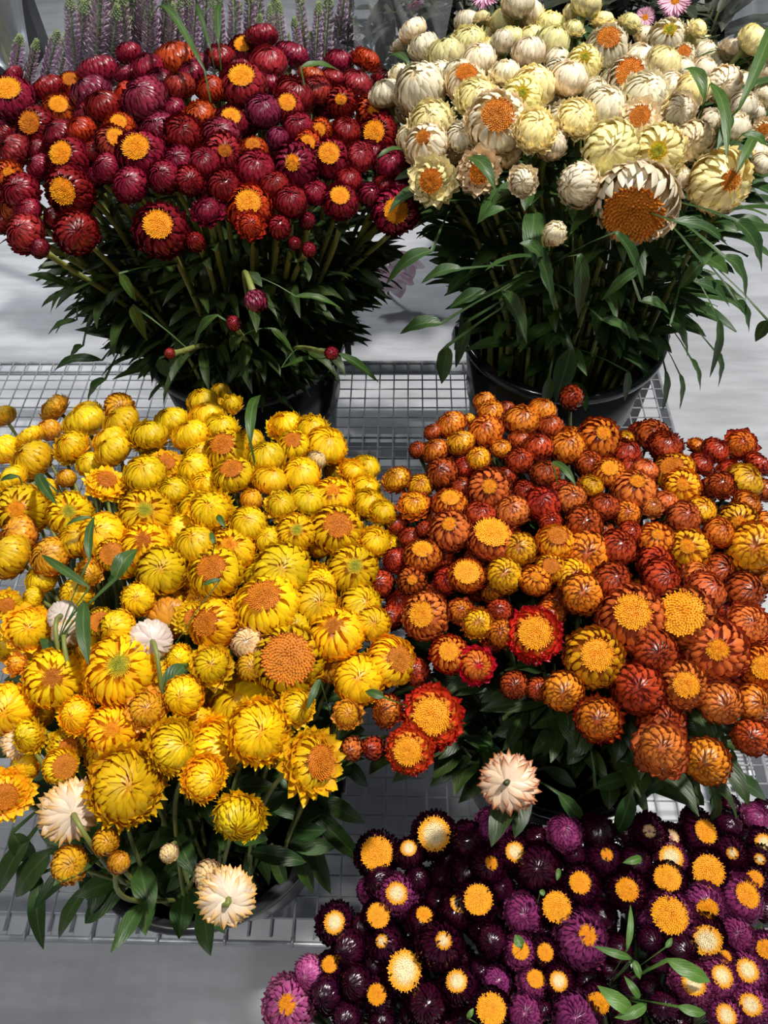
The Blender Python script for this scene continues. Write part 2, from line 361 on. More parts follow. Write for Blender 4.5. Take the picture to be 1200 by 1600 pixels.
def leaf(mb,base,d,up,length,width,droop,r,nv=9,fold=.25,wav=.10,twist=0.,s=.5):
    """one lance-shaped leaf: starts at base heading along d, bends towards the ground by droop"""
    nu=5; d=Vector(d).normalized(); side=d.cross(up)
    if side.length<.05: side=d.orthogonal()
    side.normalize(); p=Vector(base); pts=[];uvs=[]; rr=r.random(); ph=r.uniform(0,6)
    W=[.22,.50,.78,.95,1.0,.92,.72,.42,.03]
    for j in range(nv):
        v=j/(nv-1); nrm=side.cross(d).normalized(); wj=W[j]*width
        for i in range(nu):
            u=-1+2*i/(nu-1)
            pts.append(p+side*(u*wj)+nrm*(fold*abs(u)*wj+wav*width*math.sin(ph+v*11+u*1.7)*abs(u)))
            uvs.append(((u+1)/2,v))
        p=p+d*(length/(nv-1))
        ax=side; ang=-droop/(nv-1)*(0.5+v)
        q=Quaternion(ax,ang); d=(q@d).normalized()
        if twist: side=(Quaternion(d,twist/(nv-1))@side).normalized()
        side=(side-d*side.dot(d)).normalized()
    mb.grid(pts,nu,nv,uvs,(s,rr))
# ---------------------------------------------------------------- the five bunches: image x, y, width, form, hue, disc, and where the head faces
# forms: c closed globe, d globe with disc, D wide disc, e small disc, o open, q frilled ring, s closed heart flared outside, m many loose layers, u upright bud, b bud; x = seen from behind
TAB={}
TAB['red']="""
408 57 48 c R|382 80 50 d R y 0 -.7|345 88 44 c R|420 98 56 c M|455 87 54 c R|530 98 42 c R|573 95 54 m O|202 84 38 c R|200 118 40 c R|232 110 52 c R|277 96 66 c O
155 115 62 c R|142 148 66 c P|163 170 56 c R|95 172 50 d O y 0 -.6|17 152 68 d R y 0 -.7|75 140 52 c R|113 134 42 d O o 0 -.7|22 197 52 c R|58 200 60 d R o -.4 -.5|92 210 52 c R
128 205 44 c O|188 198 42 d O y 0 -.6|178 224 56 d M y .4 -.4|22 238 54 c M|222 242 76 d R y -.25 -.55|62 262 42 c R|107 250 66 d R y -.35 -.55|145 238 36 c R|168 263 46 c R|14 274 42 e O y .1 -.3
110 300 72 d R y -.45 -.15|204 288 52 c R|33 300 56 c R|227 155 72 c P|280 135 48 c M|380 133 68 d M y 0 -.7|330 140 42 c O|312 180 60 m O|362 192 52 d R y .1 -.65|287 210 70 m R
250 205 56 c P|345 213 58 c P|350 238 58 e M o .1 -.2|320 255 50 c R|280 255 50 c R|296 282 44 c R 0 -.1|257 276 50 c R|324 330 60 s R 0 -.7|252 360 76 d R y -.1 -.4|120 363 62 c R 0 0
400 470 34 b P .1 .8|40 365 60 c M|62 388 30 c R|305 378 28 b R|45 330 40 c R|18 325 42 c O|460 150 60 c R|450 168 48 d M y 0 -.5|495 142 46 c M|487 118 40 c O|557 132 50 c M|533 160 48 e R y 0 -.3
412 174 54 c P|434 217 34 b P|467 200 46 c R|500 205 36 d O y -.1 -.2|482 228 44 d O y -.1 -.3|541 205 46 c R|583 176 52 e O y .1 -.2|590 212 60 d R y -.3 -.3|515 247 60 d R y 0 -.4|462 260 68 e R y -.15 -.25
400 265 60 c R|562 245 46 c M|610 257 54 c R|397 235 44 d O o 0 -.7|390 325 70 d O y 0 -.45|392 352 50 s O 0 -.2|455 315 50 c R|492 300 42 c R|532 315 54 d R y 0 -.6|577 305 34 b R|617 330 64 d R y .1 -.05
436 355 34 b R|483 390 22 b R|640 335 36 c R|350 292 52 c R|520 122 38 c R|310 100 36 c P|375 105 34 c R|580 240 40 c R|430 290 46 c R|545 280 40 c R|# 8 215 40 c R|3 300 44 c R|135 180 40 c R|250 130 46 c R
300 115 40 c R|505 170 38 c R|425 240 36 c R|230 190 40 c R|85 340 36 c R|5 345 40 c R|325 300 36 c R|360 270 44 c R|600 290 36 c R|645 258 40 c R|420 130 36 c R|480 345 24 b R|20 120 36 c R|600 128 40 c R
150 275 34 c R|60 235 34 c R|200 240 36 c R|385 200 36 c R|320 215 40 c R|270 170 40 c R|195 145 34 c O|625 290 34 c R|460 380 20 b R|365 505 22 b M|265 552 16 b M|518 552 20 b R"""
TAB['whi']="""
645 48 42 c W|624 72 36 u W|663 75 48 c W|696 86 56 c Y|733 62 60 m Y 0 -.8|729 35 36 c W|752 28 34 s Y|785 33 40 c Y|764 48 40 c Y|785 66 34 b W|809 5 50 c W|827 22 42 c W|891 20 22 b Y|623 114 38 m W|604 146 50 c W
657 141 76 c W|717 112 44 c W|748 94 52 c W|687 116 42 c W|728 130 60 d W o 0 -.7|790 115 60 s W|826 82 48 c W|860 40 62 m Y|862 68 52 c Y|876 118 56 c W|833 138 66 c Y|815 155 60 e Y g 0 -.4|745 152 74 m Y|673 190 82 m Y -.2 -.6
777 192 90 d W b 0 -.4|836 203 78 m Y|881 187 62 m W|666 228 66 e W b -.2 -.5|642 216 42 c W|676 282 80 o Y o -.15 .0|748 268 72 o T o .1 .1|817 283 52 s W 0 .1|905 290 66 c W -.6 .1|867 365 36 b W|916 5 44 c Y|941 33 46 s Y
984 37 46 s Y|896 45 42 s Y|948 76 64 d W b 0 -.65|912 100 50 e Y g 0 -.5|1043 60 56 e W g 0 -.55|1012 60 42 c W|1090 45 42 u Y|981 120 56 D W o .1 -.35|1035 100 54 c Y|1000 92 50 c W|1067 88 36 d W o 0 -.5|1098 85 46 c W|1149 80 60 m W
1176 62 44 c Y|1064 108 40 c W|1120 100 44 c W|1008 147 84 m W 0 -.7|888 123 56 c W|1060 173 60 s W .1 -.3|1131 132 52 c W 0 0|1083 140 52 c Y|902 184 68 m Y|947 168 62 c W|998 188 74 o W b 0 -.4|955 235 82 c Y 0 -.1|1027 240 80 e Y g 0 -.15
1083 222 58 c T 0 0|995 318 120 D W b 0 .5|1125 284 86 e Y b .45 -.15|1187 107 46 c W|1147 197 48 c W|1190 255 32 c W|1193 202 40 o T b 0 0|1186 235 40 s W|1196 150 44 c W|1197 75 40 c W|# 770 80 44 c Y|700 130 40 c W|640 170 46 c T|960 130 46 c W
720 215 60 m W|770 240 50 c T|930 145 46 c W|1100 110 40 c W|1050 135 46 c W|700 240 44 c T|860 225 50 c W|850 160 50 c W|1160 130 40 c W|1160 165 46 c W|1110 190 38 c W|1000 215 50 c W|985 280 60 m W|1060 275 46 s W|930 270 50 s T|1130 320 34 s T
800 60 40 c Y|1180 175 34 c W|690 200 40 c W|870 95 44 c W|1020 125 46 c W|590 158 36 c W|1075 60 34 c Y|830 60 40 c Y|1140 110 40 c W|790 240 46 c T|955 50 36 c W|1060 190 44 c W"""
TAB['yel']="""
85 638 56 m A|187 637 42 c A 0 0|136 644 52 m Y|131 660 64 c Y|77 672 34 b A|189 660 56 c Y|232 680 72 m Y|299 680 56 c Y|267 658 52 c Y|47 684 54 m Y|8 702 48 c Y|50 720 64 c Y|112 698 64 m Y|176 705 54 c Y|171 688 50 c Y|104 747 28 b A
18 752 64 m Y|165 757 68 o Y o .4 -.45|227 741 62 c Y|260 727 60 o Y o .2 -.45|304 733 52 c Y|35 797 76 e Y y -.25 -.2|110 803 66 e Y g 0 -.2|229 802 76 e Y g 0 -.25|270 768 60 m Y|312 797 84 m Y 0 -.5|30 838 64 c A|15 870 68 c Y|160 838 72 c Y|118 845 54 c Y
228 852 72 e Y o 0 -.4|78 870 58 c A|305 850 62 c Y|139 896 48 s A 0 .2|175 866 46 D Y o 0 -.1|253 892 74 c Y 0 -.15|317 628 46 c Y|361 633 48 u Y|345 668 62 m Y|323 650 50 c Y|354 705 68 d Y o -.1 -.6|447 665 64 m Y|487 671 62 m Y|511 696 60 c Y
416 716 58 c Y|459 695 48 d Y o 0 -.55|463 709 34 c Y|365 742 60 d Y o 0 -.6|313 712 50 c Y|422 750 52 c Y|471 742 58 c Y|495 719 28 b T|552 736 52 m Y|572 730 42 c Y|323 758 62 m Y|328 797 76 m Y 0 -.4|393 781 32 b A|439 790 60 s Y 0 -.6|481 781 50 c Y
521 776 62 e Y y 0 -.5|572 762 58 m Y|575 787 66 m Y|598 800 50 m Y|388 818 56 c Y|419 843 42 c Y|463 832 58 e Y g .1 -.25|527 827 76 d Y o .1 -.3|586 846 60 m Y|317 846 62 c Y|362 860 68 e Y y 0 -.4|337 895 80 d Y o -.1 -.45|442 892 84 c Y|552 889 72 e Y g .15 -.2
495 906 60 m Y|11 945 54 o Y o 0 0|51 935 46 m Y|45 983 86 s Y 0 -.1|99 962 44 xc W .2 .2|104 990 40 xc T .1 .1|27 1038 46 u A|216 936 50 c Y|157 972 44 D Y o 0 -.1|184 982 54 c Y|264 967 64 xc A .35 -.3|300 965 60 o Y o .1 0|235 1000 60 xc W -.1 -.1
86 1060 86 e Y b -.05 -.1|189 1047 104 e Y g .05 -.25|330 1040 76 s Y 0 -.05|12 1108 76 c Y -.3 0|120 1118 64 m Y|229 1108 70 s A 0 0|287 1087 58 c Y|175 1140 70 e Y y 0 0|272 1165 96 m Y .5 .35|103 1165 64 o Y o 0 .3|30 1160 54 xm T -.2 -.2|95 1197 52 D Y b .2 .4
417 945 94 d Y o 0 -.55|495 942 64 c Y|564 946 64 c Y|500 912 52 c Y|525 990 84 e Y b 0 -.5|583 975 54 c Y|612 1032 76 d Y b .55 -.1|335 975 74 d Y o -.45 -.3|315 940 54 c A|387 1005 48 c T|450 1032 106 D Y o .05 -.12|460 980 50 c Y|561 1062 74 c Y 0 -.1
393 1042 44 c A|543 1116 50 s A 0 0|375 1098 118 m Y -.1 -.4|405 1142 116 m Y .1 .1|465 1104 66 s Y .4 .2|338 1170 108 m Y .5 .4|487 1192 118 o Y o .55 .15|8 1240 90 o Y o -.2 .1|197 1227 128 m Y .05 .15|110 1265 96 xm T .15 -.35|109 1351 52 c A 0 .2|165 1315 38 b A 0 .2
186 1347 32 b A .6 -.2|264 1333 28 b T|374 1277 88 m Y -.55 .4|325 1368 42 b T -.2 .2|355 1400 90 xm T .1 -.2|320 1215 84 m Y .3 .5|450 1175 60 m Y .3 .3|45 1150 60 m Y|# 200 770 46 c Y|140 725 40 c Y|70 770 44 c Y|200 880 48 c Y|275 830 50 c Y|65 905 46 c Y|330 930 48 c Y|120 930 50 c Y|405 900 48 c Y|240 715 44 c Y|390 690 44 c Y
530 735 44 c Y|540 920 46 c Y|280 1030 50 m Y|135 1010 46 c Y|10 1010 50 m Y|60 1110 56 m Y|140 1070 50 c Y|240 1050 50 c Y|420 1095 60 m Y|515 1040 50 c A|305 1130 60 c Y|235 1180 56 m Y|360 960 46 c Y|380 870 46 c Y|300 900 46 c Y|445 840 44 c Y|610 850 34 m Y|500 850 40 c Y|345 615 30 b Y|60 1010 44 c A|5 650 36 c Y|390 745 44 c Y|495 770 40 c Y|270 940 46 c Y|40 1195 46 c Y|420 990 50 c A|495 1010 46 c Y|360 1130 60 m Y|230 1150 50 c Y|155 1180 56 m Y|330 1085 60 m Y"""
TAB['ora']="""
757 628 34 c O|767 645 42 c O|815 657 56 c O|847 643 44 c O|893 621 38 b R 0 -.3|705 664 46 c O|759 675 56 c O|859 667 42 c R|733 656 20 b Y|677 675 28 c R|720 692 44 c Y|681 705 42 c O|653 703 28 c R|748 717 38 c Y|783 701 32 c O|840 700 48 c R|887 699 54 c O|812 720 42 c R
691 740 50 c R|852 740 44 c R|812 688 34 c R|620 749 54 m Y|647 789 56 s Y 0 -.5|657 760 38 c Y|721 760 32 c R|764 765 68 e M y 0 -.25|703 787 52 d O y 0 -.6|751 805 48 c R|801 799 52 c M|849 787 54 c R|892 779 48 c M|876 765 32 c R|704 829 64 e M y -.1 -.45|663 827 26 b R
767 843 72 D M y 0 -.65|868 848 58 d Y o 0 -.6|812 859 54 c Y|860 816 36 c R|777 864 34 c O|660 869 56 d O y 0 -.65|617 875 46 s R|595 912 42 c R|644 907 46 e R y 0 -.1|729 899 54 D O y 0 -.4|700 907 42 c R|788 899 54 c Y 0 -.2|860 888 46 d Y o 0 -.3|836 907 46 e O y
937 685 64 e O y .15 -.45|893 693 54 c O|977 686 34 m Y|921 724 42 c R|1000 675 34 c R|1040 697 66 m R|1020 680 52 c R|1091 697 40 m O|1157 695 60 s O 0 -.4|1118 704 42 c R|1096 725 46 m R|976 710 52 c R|952 738 46 d O y -.1 -.5|984 731 34 c R|1008 735 42 c M
1052 737 60 d Y o -.3 -.4|1066 760 52 e Y y 0 -.2|991 765 64 e M y 0 -.6|924 760 46 m Y|901 781 44 c Y|1125 757 52 s R 0 -.3|1163 752 56 c Y|1182 725 52 m R|944 792 44 c R|979 803 42 c O|1019 792 44 s M|1040 784 38 c M|1069 808 50 c M|1096 797 46 c Y|913 819 56 c R|1168 787 52 m O
1123 832 46 c O|1152 813 54 e Y y .1 0|984 832 38 c R|1024 843 56 e O y 0 -.5|965 856 56 c R|1075 858 62 e Y y -.1 -.2|1176 856 76 c Y .1 -.1|1192 765 40 c R|917 867 72 c O 0 -.1|1024 880 58 c R|1033 904 60 c R|957 907 58 c R|1093 901 68 m M|1122 891 52 c R|896 901 58 c Y
665 962 68 d M y -.3 -.1|719 954 46 s O 0 -.1|747 974 54 m Y|784 990 46 c O|835 991 96 q F y 0 -.1|702 1022 56 d F y -.05 -.25|744 1039 68 s F .15 0|803 1070 42 c R|840 1076 34 c R|675 1120 104 q F y -.05 -.05|605 1110 56 m O -.6 -.1|640 1172 84 q F y -.15 .1|795 1222 94 xm W .1 -.1
583 1169 34 b R|550 1170 36 b M -.2 .2|880 1080 60 c O|910 928 62 c O 0 -.1|986 965 102 d M y -.05 -.3|1067 964 92 D M y -.2 -.15|1118 1016 90 e M y .05 -.1|928 1027 90 d Y y .1 -.2|1023 1019 68 c R|997 1076 80 c R 0 0|1067 1070 72 d M y .15 -.15|935 1124 80 m O 0 .05
1126 1098 64 c M .4 0|1175 1096 54 c O|1033 1124 74 c R|1034 1169 92 s M 0 0|1104 1189 66 c O 0 .3|1175 1152 54 c R 0 .1|1168 975 80 m M .2 -.4|1163 925 62 c R|1104 923 62 c M|1189 1042 62 d O y .15 -.1|1183 1000 44 c R|# 625 940 44 c R|770 920 44 c O|690 870 40 c R|820 770 40 c R|940 830 40 c R
1195 820 44 c O|1195 900 50 c O|1050 830 40 c O|1100 770 40 c R|735 845 40 c R|870 940 50 c R|780 955 40 c R|860 960 46 c O|650 1050 44 c R|1080 930 50 c R|1130 950 50 c R|960 1040 46 c R|1050 1030 46 c R|680 805 36 c R|620 820 36 c R|725 730 36 c R|790 745 36 c R|1145 870 44 c R|1000 930 50 c O|620 1030 40 c R|1140 740 44 c R|1040 930 44 c R|610 965 40 c R|640 840 36 c R|950 680 36 c R
700 715 30 c R|790 640 30 c R|840 860 40 c O|795 830 36 c R|745 870 40 c R|1195 1120 40 c R|600 1060 34 c R|770 1000 40 c R|1150 1050 40 c R|680 930 40 c R|745 920 36 c R"""
TAB['pur']="""
590 1335 64 D D y -.05 -.1|678 1305 64 D D p 0 -.1|640 1333 46 d D p -.1 -.45|733 1313 52 c D|770 1290 54 c P|800 1330 52 d D p .2 -.1|762 1350 56 e D y .2 -.2|593 1377 46 c D|577 1392 38 c P|653 1373 40 c D|690 1373 46 c D|730 1360 52 c D|620 1397 58 d P p .0 -.05
687 1407 46 c D|745 1406 56 D D y .1 -.1|713 1423 52 d D p 0 -.6|783 1387 40 c D|525 1443 58 d D p -.05 -.15|590 1432 48 D D y .1 -.1|568 1448 40 c D|660 1438 46 d D y .1 -.5|547 1483 56 c D|603 1477 54 e D p -.25 -.35|687 1477 72 e D p .1 -.3|770 1470 48 c D|632 1517 70 D D p 0 -.05
517 1510 44 d D y .1 -.2|485 1520 50 c K|452 1570 76 e K y 0 -.1|513 1553 56 c D|557 1537 52 c D|587 1510 36 c D|593 1553 54 d D y -.2 -.1|717 1540 60 d D p -.3 -.05|667 1570 64 c D 0 0|767 1577 58 D D y 0 -.05|753 1517 42 c D|543 1590 46 c D|597 1595 42 c D|777 1533 42 c P
883 1303 52 c P|837 1310 38 c D|933 1300 52 c D|1013 1300 54 e D w 0 -.1|1047 1310 44 d D w .0 -.1|1093 1303 62 d D y .1 -.5|1137 1287 46 c D|1180 1277 42 c P|943 1340 54 e D y 0 -.35|840 1357 68 c D 0 0|897 1337 38 c D|993 1343 46 c D|1047 1340 48 D P p .05 -.1
1043 1374 52 D D y -.1 -.1|1140 1330 50 e D p .2 -.1|1103 1360 64 D D y .15 -.15|1190 1320 50 d D p 0 -.3|1187 1345 46 e D p -.1 -.1|907 1383 58 d D y -.15 -.1|980 1390 62 d D y 0 0|1177 1377 46 d D y -.1 -.2|817 1427 56 c P|870 1417 58 D D y 0 0|1100 1410 58 d P y .5 0
1157 1403 64 d P y 0 -.5|1047 1430 68 D P y 0 0|907 1467 82 e P y 0 -.4|1100 1460 62 D D p .45 0|1150 1460 52 c P 0 0|1013 1440 34 b P|1015 1467 40 b D|1030 1503 32 b D|850 1457 38 c D|813 1487 48 d P y -.1 -.1|850 1487 46 d D y .1 -.1|967 1483 42 c D|1063 1480 46 c D|1133 1495 32 d D y 0 0
1197 1483 48 d P y 0 0|833 1533 48 d P y -.1 -.3|873 1533 48 d D p 0 0|917 1530 52 c D|933 1559 46 D D y .5 .1|1080 1537 62 d P p 0 -.2|1120 1527 58 d P p 0 -.4|1163 1517 58 d P p 0 -.25|1017 1543 32 b D|820 1583 52 c P 0 0|900 1590 72 c P 0 0|1037 1573 48 c D 0 0
1133 1587 54 d P p 0 -.1|1173 1570 56 d P p 0 0|850 1577 34 c D|# 1085 1280 40 c D|980 1300 40 c D|860 1340 40 c D|780 1430 44 c D|940 1430 46 c D|720 1500 44 c D|650 1545 44 c D|690 1600 44 c D|720 1590 40 c D|640 1590 40 c D|960 1340 40 c D|1010 1390 40 c D|1150 1370 40 c D|750 1450 40 c D|830 1390 40 c D
800 1500 40 c D|880 1500 40 c D|950 1510 40 c D|985 1540 40 c D|1060 1590 40 c D|980 1590 44 c D|640 1460 40 c D|620 1440 36 c D|660 1400 36 c D|700 1340 36 c D|1060 1510 40 c D|1195 1420 40 c D|1200 1540 44 c D|940 1390 40 c D|900 1350 36 c D|1140 1260 36 c D|1195 1265 34 c D|1165 1300 36 c D|810 1290 36 c D|740 1560 40 c D|790 1550 40 c D|570 1570 40 c D|780 1350 40 c D|1120 1320 34 c D"""
# (centre pixel of the dome, its top height, fall-off), (bucket centre pixel at rim height, rim z, radius, base z)
BUN={
 'red':dict(c=(300,150),zt=.72,k=1.0,buc=(382,514),rim=.36,r=.149,base=0.0,word='back left bucket',col='crimson',lean=1.1),
 'whi':dict(c=(890,110),zt=.735,k=.9,buc=(880,505),rim=.36,r=.150,base=0.0,word='back right bucket',col='white',lean=1.1),
 'yel':dict(c=(300,900),zt=.548,k=.75,buc=(318,1225),rim=.30,r=.135,base=0.0,word='front left bucket',col='yellow',lean=.95),
 'ora':dict(c=(905,885),zt=.548,k=.70,buc=(880,1090),rim=.30,r=.125,base=0.0,word='middle right bucket',col='orange',lean=.95),
 'pur':dict(c=(900,1480),zt=.41,k=1.2,buc=(905,1590),rim=.12,r=.125,base=-.18,word='bottom right bucket',col='purple',lean=1.2)}
# ---------------------------------------------------------------- floor
def struct(name,mb,mat,smooth=False): 
    o=mb.build(name,mat,smooth=smooth); o['kind']='structure'; return o
FZ=-.18
m,t,b,out=nt('polished_concrete'); tc=N(t,'ShaderNodeTexCoord'); mp=N(t,'ShaderNodeMapping'); mp.inputs['Scale'].default_value=(1.2,5.5,1); t.links.new(tc.outputs['Object'],mp.inputs[0])
n1=N(t,'ShaderNodeTexNoise'); n1.inputs['Scale'].default_value=3.2; n1.inputs['Detail'].default_value=9; n1.inputs['Roughness'].default_value=.62; t.links.new(mp.outputs[0],n1.inputs[0])
n2=N(t,'ShaderNodeTexNoise'); n2.inputs['Scale'].default_value=2.2; n2.inputs['Detail'].default_value=3; t.links.new(tc.outputs['Object'],n2.inputs[0])
c=mixc(t,sstep(t,n1.outputs[0],.30,.70),(.40,.41,.43),(.60,.61,.64)); c=mixc(t,math_(t,'MULTIPLY',sstep(t,n2.outputs[0],.3,.75),.4),c,(.44,.44,.46))
t.links.new(c,b.inputs['Base Color']); b.inputs['Roughness'].default_value=.36
CONC=m
mb=MB(); mb.box(-5,5,-1.6,7.5,FZ-.05,FZ); struct('floor',mb,CONC)
mb=MB(); mb.box(-5,5,6.2,6.3,FZ,2.6); struct('wall_back',mb,plain('grey_wall',(.30,.31,.32),.8,noise=.15,nscale=2))

# ---------------------------------------------------------------- wire shelf the buckets stand on
SX,X0=.0299,-.5376; SY,Y0,YB=.02666,.0972,1.190
XL,XR=-1.34,.53
shelf=empty('wire_shelf',(-.4,.6,FZ)); tag(shelf,'low galvanised wire mesh shelf under the four upper flower buckets','shelf')
mb=MB()
n0=int((XL-X0)/SX)-1; nn=int((XR-X0)/SX)
k=0
for i in range(n0,nn+1):
    x=X0+i*SX
    if x<XL: continue
    pr=(i%3==1)
    mb.tube([(x,Y0-.001 if pr else Y0+.004,.0),(x,YB-.004,.0)],.00155,6)
    if pr:                                                    # every third wire is hooked over the front bar
        mb.tube([(x,Y0+.004,0.0),(x,Y0-.003,.0005),(x,Y0-.006,-.003)],.0023,6)
j=1
while Y0+j*SY<YB-.01:
    y=Y0+j*SY; mb.tube([(XL,y,-.0032),(XR,y,-.0032)],.0015,6); j+=1
mb.build('wire_mesh',STEEL,shelf)
mb=MB(); mb.tube([(XL,Y0-.003,-.004),(XR,Y0-.003,-.004)],.0032,8); mb.tube([(XL,YB,-.002),(XR,YB,-.002)],.0032,8); mb.tube([(XR,Y0,-.003),(XR,YB,-.003)],.0035,8)
mb.build('edge_bar',STEEL,shelf)
mb=MB()
mb.box(XL,XR,Y0+.0005,Y0+.027,-.0085,-.0062); mb.box(XL,XR,Y0-.005,Y0-.002,-.040,-.0065)
mb.box(XL,XR,YB-.030,YB-.001,-.0085,-.0062); mb.box(XL,XR,YB,YB+.003,-.040,-.0065); mb.box(XR,XR+.003,Y0-.005,YB+.003,-.04,-.0062)
mb.build('frame',ZINC,shelf,smooth=False)
for y in (.965,.905,.52):
    mb=MB(); mb.box(XL,XR,y,y+.022,-.030,-.0055); mb.build('support_beam',ZINC,shelf,smooth=False)
for x in (XL+.03,.30,XR-.03):
    for y in (Y0+.02,YB-.05):
        mb=MB(); mb.box(x-.015,x+.015,y-.0,y+.03,FZ,-.0088); mb.build('leg',ALU,shelf,smooth=False)
# the second, lower rack to the right
p=P(1170,1206,-.11); rk=empty('wire_rack',(.72,p.y+.2,FZ)); tag(rk,'lower wire rack at the right edge beyond the main shelf, mostly under orange flowers','rack')
mb=MB(); y=p.y
for j in range(26): mb.tube([(.56,y+.006+j*.0068,-.113),(.93,y+.006+j*.0068,-.113)],.0013,5)
for x in (.592,.606,.65,.70,.75,.80,.85): mb.tube([(x,y,-.109),(x,y+.19,-.109)],.0026,6)
mb.build('wire_mesh',STEEL,rk)
mb=MB(); mb.box(.555,.935,y-.004,y+.004,-.121,-.1145); mb.box(.555,.935,y+.186,y+.194,-.121,-.1145); mb.build('frame',ZINC,rk,smooth=False)
for x in (.57,.92):
    for yy in (y-.003,y+.187):
        mb=MB(); mb.box(x-.006,x+.006,yy-.006,yy+.006,FZ,-.1215); mb.build('leg',ALU,rk,smooth=False)

# ---------------------------------------------------------------- buckets
BC={}
BUCKLAB={'red':'black plastic bucket at the back left holding crimson strawflowers','whi':'black plastic bucket at the back right holding white strawflowers',
 'yel':'smoky dark plastic bucket near the shelf front edge holding yellow strawflowers','ora':'black bucket in the middle right, hidden under orange strawflowers','pur':'black floor bucket at the bottom right under dark purple strawflowers'}
for k,B in BUN.items():
    cc=P(*B['buc'],B['rim'])
    if k=='pur': cc=Vector((cc.x,-.062,B['rim']))
    z0=B['base']+(.003 if B['base']==0 else .0005); h=B['rim']-z0; r=B['r']; r0=r*.74
    bk=empty('flower_bucket',(cc.x,cc.y,z0)); tag(bk,BUCKLAB[k],'bucket','flower buckets')
    BC[k]=(cc.x,cc.y,z0,r,r0,h)
    mb=MB(); rr=lambda f:r0+(r-r0)*f
    prof=[(.001,0),(r0*.92,0),(r0,.006)]+[(rr(f),h*f) for f in (.2,.4,.6)]+[(rr(.62)+.003,h*.62),(rr(.64)+.003,h*.64),(rr(.66),h*.66)]+[(rr(.97),h*.97)]
    prof+=[(rr(.97)-.002,h*.97),(rr(.6)-.003,h*.6),(r0-.003,.006),(.001,.004)]
    mb.lathe(prof,64,cc.x,cc.y,z0); mb.build('body',GREYP if k=='yel' else BLACKP,bk)
    mb=MB(); mb.lathe([(r-.004,h*.955),(r+.006,h*.955),(r+.008,h*.965),(r+.008,h*.99),(r+.004,h),(r-.003,h),(r-.005,h*.985),(r-.004,h*.955)],64,cc.x,cc.y,z0)
    mb.build('rim',GREYP if k=='yel' else BLACKP,bk)
    for s in (-1,1):                                          # handle lugs
        mb=MB(); mb.box(cc.x+s*(r+.004),cc.x+s*(r+.014),cc.y-.012,cc.y+.012,z0+h*.88,z0+h*.955); mb.build('handle_lug',BLACKP,bk,smooth=False)
    mb=MB(); mb.tube([(cc.x+(r+.016)*math.cos(a),cc.y+(r+.016)*math.sin(a)*1.0,z0+h*.91-.05*math.sin(a)) for a in [math.pi*i/24 for i in range(25)]],.0022,6)
    mb.build('handle',STEEL,bk)
# ---------------------------------------------------------------- heads: where they stand on each dome
heads=[]
for k,s in TAB.items():
    B=BUN[k]; c0=P(*B['c'],B['zt']); B['c3']=c0
    fil=False
    for e in [e.split() for l in s.strip().split('\n') for e in l.split('|')]:
        if e[0]=='#': fil=True; e=e[1:]
        px,py,dm=map(float,e[:3]); T=e[3]; tint=e[4]; rest=e[5:]; dk=None
        if rest and rest[0].isalpha(): dk=rest.pop(0)
        uv=tuple(map(float,rest)) if len(rest)==2 else None
        d=ray(px,py)
        kk=B['k']; ox,oy=CAM.x-c0.x,CAM.y-c0.y                 # z = zt - k r^2
        a_=kk*(d.x**2+d.y**2); b_=2*kk*(ox*d.x+oy*d.y)+d.z; c_=kk*(ox*ox+oy*oy)+CAM.z-c0.z
        D_=b_*b_-4*a_*c_
        t=(-b_-math.sqrt(D_))/(2*a_) if D_>0 else -b_/(2*a_)
        t+=rnd.uniform(-.002,.004)+(.022 if fil else .008 if (uv is None and dm<=42) else 0)-(.006 if T in 'oqm' and dm>70 else 0)
        heads.append(dict(k=k,px=px,py=py,dm=dm,T=T,tint=tint,dk=dk,uv=uv,t=t,d=d,t0=t,fil=fil))
for h in heads: h['p']=CAM+h['d']*h['t']; h['r']=h['dm']/2/F_PX*h['t']
for it in range(40):                                          # neighbours give way along the line of sight
    mv=0
    for i,a in enumerate(heads):
        for b2 in heads[i+1:]:
            if abs(a['p'].x-b2['p'].x)>.07 or abs(a['p'].y-b2['p'].y)>.07: continue
            dd=(a['p']-b2['p']).length; need=(a['r']+b2['r'])*.74
            if dd<need:
                ka=a['t']-.6*a['r']+(.05 if a['fil'] else 0); kb=b2['t']-.6*b2['r']+(.05 if b2['fil'] else 0)
                f,g=(a,b2) if ka>kb else (b2,a)
                if f['t']-f['t0']<(.11 if f['fil'] else .06): f['t']+=(need-dd)*.45
                elif g['t0']-g['t']<.03: g['t']-=(need-dd)*.45
                mv+=1
    for h in heads: h['p']=CAM+h['d']*h['t']; h['r']=h['dm']/2/F_PX*h['t']
    if not mv: break
print('overlapping pairs left',mv)
for h in heads:
    B=BUN[h['k']]; c0=B['c3']; view=(h['p']-CAM).normalized()
    if h['uv'] is not None:
        u,v=h['uv']; q=min(.98,math.hypot(u,v)); wv=math.sqrt(1-q*q)
        rt=view.cross(Vector((0,0,1))).normalized(); upv=rt.cross(view).normalized()
        sgn=-1 if h['T'].startswith('x') else 1
        ax=rt*u-upv*v-view*(wv*sgn)
    else:
        dx,dy=h['p'].x-c0.x,h['p'].y-c0.y
        ax=Vector((dx*B['lean']*2.0+rnd.uniform(-.25,.25),dy*B['lean']*2.0+rnd.uniform(-.25,.25)-.22,1))
    h['ax']=ax.normalized(); h['T']=h['T'].lstrip('x') if h['T'].startswith('x') else h['T']
    h['back']=h['uv'] is not None and h['ax'].dot(view)>0
